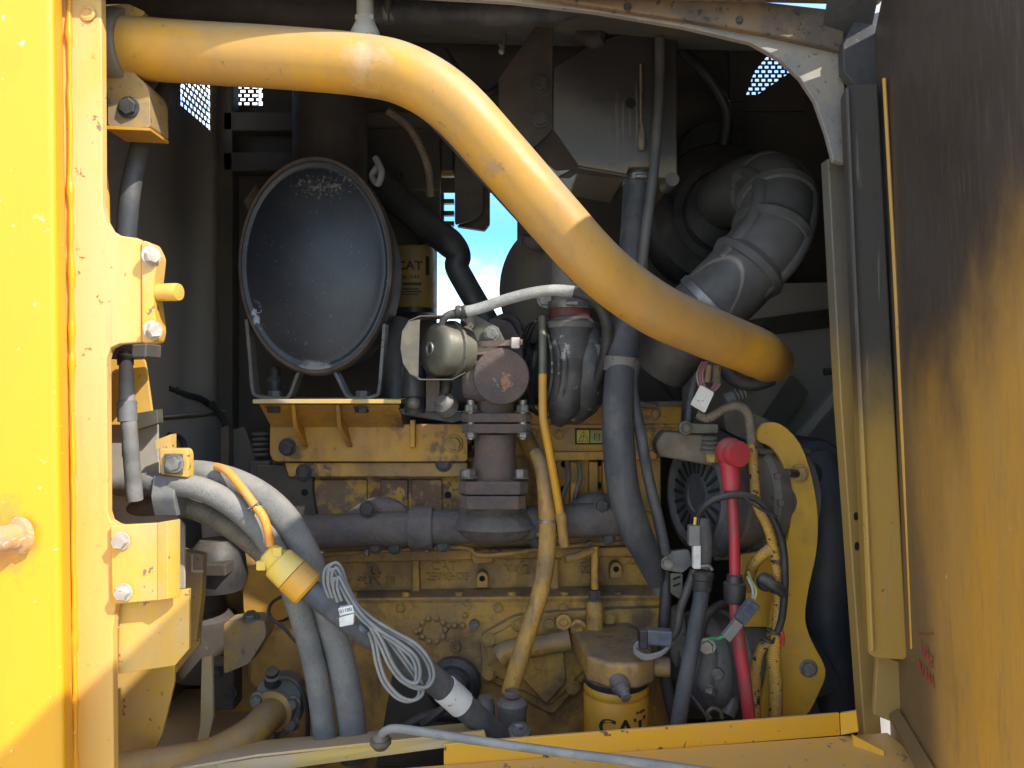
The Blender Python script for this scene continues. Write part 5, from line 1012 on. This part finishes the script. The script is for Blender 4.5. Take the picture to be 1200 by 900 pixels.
# hanging tag and leads under the pipe
tg = thing('hanging_tag', 'white rectangular tag hanging on pink wires under the bent yellow pipe', 'tag', P(822, 485, 1.36))
B().plate(roundpoly([(821, 451), (837, 460), (826, 484), (809, 474)], 2), 1.36, .002).build('card', M['white_label'], tg)
for k, (x, d) in enumerate(((818, 1.365), (821, 1.368), (824, 1.37))): pipe('wire', M['pink_wire'], [(x+5, 424, 1.38), (x-1, 438, d), (x+2, 452, d), (x+12, 458, d), (x+20, 450, 1.38)], S(1.4, 1.37), tg, seg=8)
B().tube(pts([(840, 428, 1.40), (840, 440, 1.4), (840, 452, 1.4)]), S(5, 1.4), 12).build('plug', M['loom_brown'], tg)
B().tube(pts([(832, 428, 1.42), (829, 448, 1.42)]), S(4, 1.42), smooth=False).build('plug', M['clamp_yellow'], tg)
text('- -', P(821, 469, 1.3595), S(8, 1.36), M['ink'], tg, 'print', .0001)
vh = pipe('vent_hose', M['hose_blue'], [(818, 438, 1.44), (812, 455, 1.44), (808, 478, 1.44), (806, 500, 1.43)], S(4.2, 1.44), label='thin grey hose curving down left of the white tag', cat='hose', seg=10)
bt = thing('sensor_boot', 'grey ribbed rubber sensor boot under the end of the yellow pipe', 'boot', P(860, 465, 1.5))
for k in range(4): B().lathe(P(858+k*4, 466-k*2, 1.48), (1, 0, .4), [(S(7, 1.48), 0), (S(8.5, 1.48), .003), (S(7, 1.48), .006)], 16).build('bellow', M['grey_plastic'], bt)
B().tube(pts([(850, 469, 1.48), (860, 465, 1.48)]), S(8, 1.48), smooth=False).build('boot_body', M['grey_plastic'], bt)
pipe('lead', M['cable_grey'], [(868, 461, 1.48), (885, 456, 1.5), (900, 448, 1.55)], S(3.5, 1.48), bt)
b = B(); b.tube(pts([(845, 428, 1.5), (862, 446, 1.47), (885, 450, 1.46), (905, 444, 1.46)]), S(8, 1.48), 12); b.build('saddle_clamp', M['rubber'], pipe_t)
# warning label on the valve cover
wl = thing('warning_label', 'small yellow and green warning label with a black triangle on the engine cover', 'label', P(691, 520, 1.615))
WD = ED-.0425
B().plate([(674, 502), (709, 502), (709, 521), (674, 521)], WD, .001).build('backing', M['ink'], wl)
B().plate([(676, 504), (690.5, 504), (690.5, 519), (676, 519)], WD-.0006, .0005).build('yellow_field', M['lbl_yellow'], wl)
B().plate([(692, 504), (707, 504), (707, 519), (692, 519)], WD-.0006, .0005).build('green_field', M['lbl_green'], wl)
tri = [(683.5, 505.5), (689, 517), (678, 517)]; 
b = B(); T3 = pts(tri, WD-.001)
for i in range(3): b.quadbar(T3[i], T3[(i+1) % 3], .0008, .0024, (0, 1, 0))
b.build('triangle', M['ink'], wl); text('!', P(683.5, 513, WD-.001), S(9, WD), M['ink'], wl, 'print', .0002)
text('[i]', P(699.5, 511.5, WD-.001), S(9, WD), M['ink'], wl, 'print', .0002)
# clutter under the actuator
sv = thing('solenoid_valve', 'black solenoid valve cluster with clear bulb below the wastegate canister', 'valve', P(495, 490, 1.5))
B().plate([(466, 478), (540, 483), (548, 492), (530, 496), (470, 486)], 1.5, .06).build('base', M['black_plastic'], sv, bevel=.003)
B().lathe(P(486, 484, 1.47), (0, 0, 1), [(S(12, 1.47), 0), (S(12, 1.47), .03), (S(14, 1.47), .032), (S(14, 1.47), .08), (S(10, 1.47), .09)], 20).build('coil', M['black_plastic'], sv)
B().ball(P(485, 473, 1.445), S(8, 1.45), 16, 10).build('bulb', M['zinc'], sv)
B().box(P(508, 462, 1.47), (S(16, 1.47), .03, S(40, 1.47))).build('block', M['rust_iron'], sv, bevel=.002)
B().lathe(P(526, 478, 1.46), (-.4, -.7, .5), [(S(13, 1.46), 0), (S(13, 1.46), .02), (S(9, 1.46), .024), (S(7, 1.46), .03), (.001, .03)], 20).build('plug', M['cast_grey'], sv)
pipe('lead', M['rubber'], [(478, 455, 1.47), (474, 435, 1.5), (485, 420, 1.55)], S(5, 1.5), sv); pipe('lead', M['rubber'], [(518, 470, 1.46), (524, 450, 1.46), (516, 440, 1.48)], S(6, 1.48), sv)
# hose that runs down to the muffler's right
sd = pipe('shaded_hose', M['rubber'], [(470, 380, 1.7), (462, 420, 1.66), (466, 460, 1.62), (470, 500, 1.62)], S(18, 1.66), label='black hose in shade between the muffler and the wastegate canister', cat='hose', seg=16)
# ------------------------------------------------------------------ hoses at the left
hg = 'grey dusty hoses sweeping in from the left'
h1 = thing('grey_hose', 'topmost thick grey hose of the bundle at left, dropping to the sill', 'hose', P(300, 590, 1.25), hg)
pipe('hose_body', M['hose_grey'], [(150, 560, 1.27), (195, 556, 1.25), (245, 558, 1.22), (292, 574, 1.21), (330, 604, 1.21), (358, 650, 1.22), (380, 710, 1.24), (398, 770, 1.25), (410, 830, 1.25), (416, 890, 1.25)], S(17, 1.22), h1, seg=28)
h2 = thing('grey_hose', 'middle grey hose of the bundle, held by the wide metal clamp band', 'hose', P(280, 600, 1.2), hg)
pipe('hose_body', M['hose_grey'], [(140, 568, 1.21), (190, 568, 1.18), (232, 572, 1.17), (272, 592, 1.17), (310, 628, 1.18), (338, 680, 1.2), (358, 740, 1.22), (372, 800, 1.23), (384, 890, 1.23)], S(13.5, 1.2), h2, seg=24)
h3 = thing('grey_hose', 'lowest brownish hose of the bundle, passing under the yellow plug', 'hose', P(250, 610, 1.22), hg)
pipe('hose_body', M['loom_brown'], [(150, 596, 1.24), (190, 592, 1.215), (230, 598, 1.21), (275, 622, 1.21), (320, 660, 1.215), (350, 700, 1.24), (368, 760, 1.28)], S(12, 1.21), h3, seg=22)
pc_ = thing('pipe_clamp', 'grey metal clamp band on a small yellow bracket holding the grey hoses', 'clamp', P(200, 560, 1.17))
rg = [[P(186+ (27 if k else 0), y, 1.18)+Vector((0, yy, 0)) for y, yy in roundpoly([(556, -.018), (580, -.028), (603, -.015), (603, .03), (580, .04), (556, .03)], 5)] for k in (0, 1)]
B().loft(rg).build('band', M['grey_plastic'], pc_, bevel=.002)
B().plate(roundpoly([(186, 526), (218, 526), (221, 532), (221, 560), (188, 556)], 3), 1.155, .02).build('bracket', M['bracket_yellow'], pc_, bevel=.002)
B().plate([(192, 532), (213, 532), (213, 556), (192, 556)], 1.15, .005).build('washer_plate', M['zinc'], pc_, bevel=.001)
bolt(pc_, P(204, 543, 1.149), (.1, -1, 0), .0115, M['steel'], h=.8)
B().plate([(182, 516), (200, 509), (200, 526), (183, 526)], 1.17, .02).build('tab', M['bracket_yellow'], pc_)
ch1 = thing('conduit_hose', 'grey wrapped conduit hanging beside the yellow post', 'conduit', P(152, 500, 1.12))
pipe('conduit_body', M['hose_wrap'], [(147, 415, 1.13), (148, 440, 1.125), (149, 470, 1.12), (152, 510, 1.12), (155, 550, 1.125), (158, 586, 1.13)], [S(7, 1.12), S(8, 1.12), S(9, 1.12), S(9, 1.12), S(9.3, 1.12), S(9.3, 1.12)], ch1, seg=20)
B().lathe(P(149.5, 494, 1.12), (-.05, 0, 1), [(S(9.5, 1.12), 0), (S(10.8, 1.12), .001), (S(10.8, 1.12), .030), (S(9.5, 1.12), .031)], 24).build('collar', M['grey_plastic'], ch1)
B().lathe(P(147, 428, 1.13), (0, 0, 1), [(S(9, 1.13), 0), (S(9, 1.13), .012), (S(7, 1.13), .016), (S(8, 1.13), .02)], 16).build('ribbed_end', M['black_plastic'], ch1)
ch2 = pipe('upper_conduit', M['hose_blue'], [(205, 88, 1.28), (190, 115, 1.24), (172, 150, 1.21), (160, 190, 1.19), (152, 230, 1.18), (147, 290, 1.18)], S(11, 1.2), label='blue grey hose curving down from behind the yellow pipe clamp', cat='hose', seg=20)
# orange hose into the yellow plug, plug cable
oh = thing('orange_lead', 'orange lead with a black cable tie running over the grey hoses', 'lead', P(300, 590, 1.17))
pipe('lead_body', M['orange_hose'], [(254, 547, 1.19), (266, 552, 1.175), (282, 570, 1.165), (297, 590, 1.15), (308, 605, 1.145), (314, 622, 1.145), (317, 640, 1.145)], S(5, 1.16), oh, seg=14)
B().lathe(P(299, 591, 1.15), (.6, 0, -.8), [(S(5.5, 1.15), 0), (S(6.5, 1.15), .001), (S(6.5, 1.15), .005), (S(5.5, 1.15), .006)], 14).build('cable_tie', M['black_plastic'], oh)
B().tube(pts([(296, 594, 1.145), (290, 597, 1.14)]), S(1.5, 1.14), smooth=False).build('tie_tail', M['black_plastic'], oh)
yp = thing('yellow_plug', 'chunky yellow cable plug lying on the grey hoses', 'plug', P(336, 672, 1.15))
pa_, pb_ = P(312, 646, 1.145), P(362, 692, 1.145); yx = (pb_-pa_).normalized(); L_ = (pb_-pa_).length
B().lathe(pa_, yx, [(S(8, 1.14), .0), (S(13, 1.14), .003), (S(15, 1.14), .014), (S(15, 1.14), .02), (S(20, 1.14), .024), (S(21, 1.14), .05), (S(21.5, 1.14), .052)], 10).build('cap_half', M['plug_yellow'], yp, bevel=.002)
B().lathe(pa_, yx, [(S(20.5, 1.14), .0525), (S(21.5, 1.14), .054), (S(21.5, 1.14), L_-.004), (S(19, 1.14), L_), (S(10, 1.14), L_)], 28).build('ring_half', M['filter_yellow'], yp)
for sg in (-1, 1): B().box(pa_+yx*.012+Vector((sg*.012, -.012, sg*.010)), (.014, .010, .014)).build('latch', M['plug_yellow'], yp, bevel=.002)
pipe('tail_cable', M['hose_blue'], [(360, 690, 1.145), (385, 708, 1.14), (420, 734, 1.14), (460, 760, 1.15), (500, 790, 1.17), (540, 824, 1.20), (585, 866, 1.25)], [S(14, 1.14), S(14.5, 1.14), S(15.5, 1.14), S(16, 1.15), S(16, 1.17), S(15, 1.2), S(15, 1.24)], yp, seg=24)
e0, e1 = P(521, 807, 1.182), P(541, 825, 1.198)
B().tube([e0, e1], S(16.4, 1.19), 24, smooth=False).build('paper_label', M['white_label'], yp)
text('CE08', (e0+e1)/2+Vector((0, -S(16.9, 1.19), 0)), S(5.5, 1.19), M['ink'], yp, 'print', .0001, ((.65, 0, .76), (-.76, 0, .65)))
lp = thing('looped_cable', 'coiled light grey flat cable tied in loops over the hoses', 'cable', P(440, 740, 1.1))
lops = [
 [(386, 700), (380, 684), (381, 668), (389, 661), (396, 668), (404, 690), (418, 716), (428, 732), (436, 752), (441, 778), (449, 800), (464, 817), (480, 822), (491, 814), (488, 798), (472, 774), (452, 748), (436, 732)],
 [(390, 700), (385, 684), (386, 670), (391, 667), (398, 680), (412, 706), (430, 724), (456, 740), (484, 756), (500, 776), (504, 794), (495, 806), (478, 802), (462, 788), (450, 764), (440, 740)],
 [(396, 704), (391, 688), (393, 676), (404, 696), (420, 720), (440, 738), (462, 752), (482, 768), (488, 786), (484, 800), (470, 796), (456, 778), (446, 756), (434, 734)],
]
for k, l_ in enumerate(lops):
    for j in (0, 1):
        pipe('strand', M['cable_grey'], [(x+j*4.4, y-j*1.5+k*.8) for x, y in l_], S(2.1, 1.1), lp, 1.105-k*.006-j*.003, seg=10)
B().lathe(P(425, 738, 1.10), (.62, 0, .75), [(.009, 0), (.0105, .001), (.0105, .006), (.009, .007)], 20, 1.25, .8).build('cable_tie', M['blue_plastic'], lp)
wt = thing('white_cable_marker', 'white printed marker sleeve on the looped grey cable', 'marker', P(404, 720, 1.09))
B().plate([(396, 713), (413, 709), (415, 718), (398, 722)], 1.09, .012).build('upper_flag', M['white_label'], wt, bevel=.001)
B().plate([(397, 724), (415, 719), (414, 732), (398, 735)], 1.09, .012).build('lower_flag', M['white_label'], wt, bevel=.001)
text('01100', P(405, 715.5, 1.0895), S(6, 1.09), M['ink'], wt, 'print', .0001, ((1, 0, .22), (-.22, 0, 1)))
# thin wires at the left of the block
fw = pipe('thin_wire', M['rubber'], [(350, 690, 1.4), (320, 705, 1.42), (316, 722, 1.42), (332, 735, 1.42), (345, 750, 1.42), (365, 765, 1.4)], S(2, 1.42), label='thin black wire wandering over the left end of the engine', cat='wire', seg=8)
fw2 = pipe('thin_wire', M['rubber'], [(495, 850, 1.4), (520, 830, 1.4), (545, 805, 1.42)], S(5, 1.4), label='black wire crossing behind the stay rod at the foot of the engine', cat='wire', seg=8)
# lower left elbow with bolted flange
fe = thing('flanged_elbow', 'yellow hydraulic pipe elbow with a grey four bolt flange at lower left', 'pipe elbow', P(310, 860, 1.25))
pipe('pipe_body', M['engine_bright'], [(130, 905, 1.12), (200, 895, 1.17), (250, 884, 1.22), (290, 862, 1.27), (312, 842, 1.32), (326, 830, 1.38)], S(19, 1.25), fe, seg=24)
B().plate(roundpoly([(300, 800), (335, 790), (352, 800), (352, 845), (330, 868), (300, 862)], 10), 1.36, .03).build('flange', M['cast_grey'], fe, bevel=.003)
B().lathe(P(322, 832, 1.36), (-.2, -1, 0), [(S(24, 1.36), 0), (S(24, 1.36), .008), (S(20, 1.36), .012)], 28).build('collar', M['engine_bright'], fe)
for x, y in ((343, 824), (342, 848), (302, 820), (318, 860)): bolt(fe, P(x, y, 1.358), r=.011, m=M['bolt_grey'], h=1)
sw = thing('pressure_switch', 'dark green grey switch with a thin curved lead above the flanged elbow', 'switch', P(322, 795, 1.33))
B().lathe(P(320, 800, 1.33), (.1, -.5, .85), [(S(10, 1.33), 0), (S(10, 1.33), .02), (S(7, 1.33), .022), (S(7, 1.33), .03), (.001, .03)], 18).build('body', M['black_plastic'], sw)
pipe('lead', M['rubber'], [(326, 795, 1.32), (342, 796, 1.31), (354, 810, 1.31), (360, 835, 1.32), (360, 880, 1.33)], S(3, 1.32), sw, seg=8)
# dark structures low at the left behind the post
lf = thing('floor_bracket', 'brown slotted bracket behind the lower corner of the yellow post', 'bracket', P(220, 720, 1.3))
B().plate([(212, 645), (238, 650), (236, 700), (230, 752), (214, 750)], 1.30, .02).build('plate', M['clamp_yellow'], lf, bevel=.002)
B().plate([(224, 650), (226, 650), (226, 668), (238, 668), (238, 671), (224, 671)], 1.277, .002).build('edge', M['pale_panel'], lf)
mt = thing('rubber_mount', 'rounded grey engine mount in the shade behind the left hoses', 'mount', P(262, 690, 1.5))
B().lathe(P(255, 690, 1.55), (0, 0, 1), [(S(30, 1.55), 0), (S(34, 1.55), .03), (S(30, 1.55), .08), (S(20, 1.55), .1), (.001, .1)], 28).build('body', M['rubber'], mt)
B().box(P(250, 665, 1.5), (S(40, 1.5), .05, S(14, 1.5))).build('strap', M['plate_rust'], mt, bevel=.003)
sp2 = thing('stay_plate', 'brown upright plate on the left wall beside the yellow hose bracket', 'plate', P(262, 540, 1.7))
B().plate([(258, 502), (268, 498), (268, 570), (258, 570)], 1.68, .03).build('flat', M['panel_brown'], sp2, bevel=.002)
B().plate([(268, 505), (286, 500), (300, 540), (288, 560), (268, 565)], 1.72, .01).build('gusset', M['plate_grey'], sp2, bevel=.002)
# ------------------------------------------------------------------ small clutter
B().lathe(P(322, 447, 1.62), (0, 0, 1), [(S(9, 1.6), -.02), (S(10, 1.6), 0), (S(6, 1.6), .01), (S(7, 1.6), .022), (S(4, 1.6), .03), (.001, .03)], 16).build('drain_plug', M['black_plastic'], mf)
wl2 = thing('wall_harness', 'thin black cable clipped along the left wall of the compartment', 'cable', (LX, 1.6, CZ))
pipe('wire', M['rubber'], [(196, 455, 1.72), (215, 462, 1.80), (240, 470, 1.88), (262, 492, 1.92), (270, 530, 1.9)], S(4, 1.8), wl2, seg=10)
pipe('wire', M['rubber'], [(198, 510, 1.66), (212, 514, 1.7), (216, 530, 1.7), (205, 545, 1.66)], S(3.5, 1.7), wl2, seg=10)
for x, y, d in ((205, 458, 1.76), (248, 474, 1.89)): B().box(P(x, y, d), (.012, .012, .018)).build('clip', M['black_plastic'], wl2, bevel=.002)
hp = thing('hydraulic_pump', 'dark pump body in the shade below the left hoses', 'pump', P(250, 760, 1.7))
B().lathe(P(240, 790, 1.6), (0, 0, 1), [(S(34, 1.6), 0), (S(38, 1.6), .02), (S(36, 1.6), .12), (S(24, 1.6), .14), (S(20, 1.6), .2), (.001, .2)], 28).build('body', M['plate_rust'], hp)
B().box(P(262, 800, 1.52), (.06, .05, .09)).build('port_block', M['panel_brown'], hp, bevel=.005)
bolt(hp, P(254, 790, 1.49), r=.010, m=M['bolt_dark']); bolt(hp, P(270, 812, 1.49), r=.010, m=M['bolt_dark'])
# clips and ties on the engine wiring
wr = thing('engine_wiring', 'thin dark wires strung over the top of the engine behind the rusty riser', 'wires', P(560, 440, 1.7))
pipe('wire', M['rubber'], [(466, 446, 1.62), (480, 430, 1.62), (500, 452, 1.6), (520, 470, 1.58), (540, 476, 1.6)], S(3, 1.6), wr, seg=8)
pipe('wire', M['rubber'], [(600, 420, 1.6), (612, 450, 1.6), (616, 500, 1.62), (622, 530, 1.62)], S(4, 1.6), wr, seg=8)
pipe('wire', M['loom_brown'], [(700, 474, 1.6), (690, 462, 1.62), (704, 452, 1.64), (722, 460, 1.62), (745, 472, 1.6), (770, 476, 1.6)], S(4, 1.6), wr, seg=8)
pipe('wire', M['rubber'], [(560, 400, 1.7), (572, 385, 1.7), (590, 372, 1.7), (606, 380, 1.68), (612, 410, 1.66)], S(5, 1.7), wr, seg=10)

# ------------------------------------------------------------------ lower left corner behind the post
lc = thing('corner_frame', 'yellow inner corner frame low behind the post, half in shade', 'frame', P(180, 890, 1.25))
B().plate([(128, 735), (206, 735), (204, 800), (190, 860), (160, 930), (128, 930)], 1.21, .008).build('corner_sheet', M['bracket_yellow'], lc, bevel=.002)
B().plate([(205, 640), (232, 648), (234, 755), (205, 790)], 1.34, .01).build('upright', M['bracket_yellow'], lc, bevel=.002)
B().plate([(236, 770), (248, 768), (250, 840), (240, 890), (228, 905), (226, 895), (234, 850)], 1.36, .01).build('stiffener', M['sill_pale'], lc, bevel=.002)
B().plate([(130, 880), (300, 872), (300, 930), (130, 940)], 1.5, .3).build('floor_sheet', M['sill_pale'], lc)
bolt(lc, P(220, 690, 1.339), r=.010, m=M['bolt_grey'])
# ------------------------------------------------------------------ more bolts, lines and castings on the engine
for x in (625, 655, 710, 760, 785): bolt(eng, P(x, 509 if x not in (710,) else 512, ED-.041), r=.009, m=M['bolt_yellow'], h=.5)
for x in (600, 640, 745, 768): bolt(eng, P(x, 484, ED-.041), r=.010, m=M['bolt_yellow'], h=.6)
for x, y in ((392, 676), (470, 712), (584, 712), (660, 712), (745, 690), (770, 720), (770, 760), (450, 760), (586, 700)): bolt(eng, P(x, y, ED-(.056 if y > 702 else .002)), r=.009, m=M['bolt_yellow'], h=.5)
for k in range(7):
    b = B(); b.lathe(P(352+k*62, 702, ED-.045), (0, 0, 1), [(S(5, ED), 0), (S(5, ED), .016)], 12); b.build('ledge_boss', EY, eng)
fl_ = thing('fuel_line', 'thin steel fuel line with clips running along the engine ledge', 'fuel line', P(560, 646, 1.6))
pipe('line', M['engine_yellow'], [(380, 650, 1.60), (440, 646, 1.60), (540, 641, 1.59), (560, 650, 1.58), (600, 648, 1.58), (660, 640, 1.59), (760, 634, 1.6)], S(3, 1.6), fl_, seg=10)
for x, y in ((430, 647), (500, 643), (585, 649), (690, 638)): B().box(P(x, y, 1.595), (.010, .014, .016)).build('line_clip', M['bolt_grey'], fl_, bevel=.002)
for x in (650, 664, 678): 
    pipe('injector_line', M['cast_grey'], [(x, 542, 1.61), (x+2, 560, 1.58), (x-4, 580, 1.57), (x-6, 600, 1.58)], S(2.6, 1.6), fl_, seg=8)
oc2 = thing('oil_cooler_hose', 'short black hose with crimped ends low at the foot of the engine', 'hose', P(510, 870, 1.5))
pipe('hose_body', M['rubber'], [(455, 872, 1.46), (480, 850, 1.46), (510, 838, 1.48), (545, 842, 1.5), (562, 856, 1.5)], S(7, 1.48), oc2, seg=14)
for x, y in ((462, 866), (556, 850)): B().ball(P(x, y, 1.47), S(9, 1.47), 12, 8).build('crimp', M['steel'], oc2)
# printed details on the filters
for k, (y, wd) in enumerate(((340, 20), (343, 26), (346, 18))):
    B().box(Vector((fc_.x+S(-2, 1.9), fc_.y-frad-.0008, P(0, y, 1.87).z)), (S(wd, 1.87), .0008, S(1.2, 1.87))).build('small_print', M['ink'], ff)
B().box(Vector((fc_.x+S(17, 1.9), fc_.y-frad*.72-.002, P(0, 312, 1.87).z)), (S(5, 1.87), .001, S(22, 1.87)), Matrix.Rotation(.7, 3, 'Z')).build('side_print', M['ink'], ff)
# clips, a latch and wires in the dark top of the compartment
lt = thing('latch_hook', 'small shiny wire latch hook near the top centre of the compartment', 'latch', P(593, 50, 1.6))
B().tube(pts([(604, 36, 1.6), (594, 37, 1.6), (591, 46, 1.6), (590, 56, 1.6), (586, 52, 1.6)]), S(2.2, 1.6), 8).build('hook', M['steel'], lt)
B().ball(P(588, 60, 1.6), S(4, 1.6), 10, 6).build('tip', M['bolt_pale'], lt)
th2 = thing('roof_harness', 'dark cable bundle sagging under the roof behind the grey tank', 'cable', P(840, 120, 1.8))
pipe('wire', M['rubber'], [(800, 60, 1.8), (830, 90, 1.8), (852, 130, 1.82), (848, 170, 1.84)], S(6, 1.8), th2, seg=10)
pipe('wire', M['rubber'], [(520, 60, 1.8), (545, 95, 1.8), (570, 110, 1.8), (588, 100, 1.8)], S(5, 1.8), th2, seg=10)
pipe('wire', M['loom_brown'], [(455, 130, 1.7), (480, 150, 1.7), (500, 190, 1.72), (505, 230, 1.75)], S(5, 1.72), th2, seg=10)
# rusty seams on the grey tank, rivets on the left wall
for y in (120, 240, 360, 430): bolt(hous, Vector((LX+.003, 1.40, P(0, y, 1.4).z)), (1, 0, 0), .008, M['bolt_dark'], h=.3)
B().box((LX+.006, 1.36, CZ+.1), (.008, .012, 1.1)).build('wall_seam', M['wall_dark'], hous, bevel=.002)
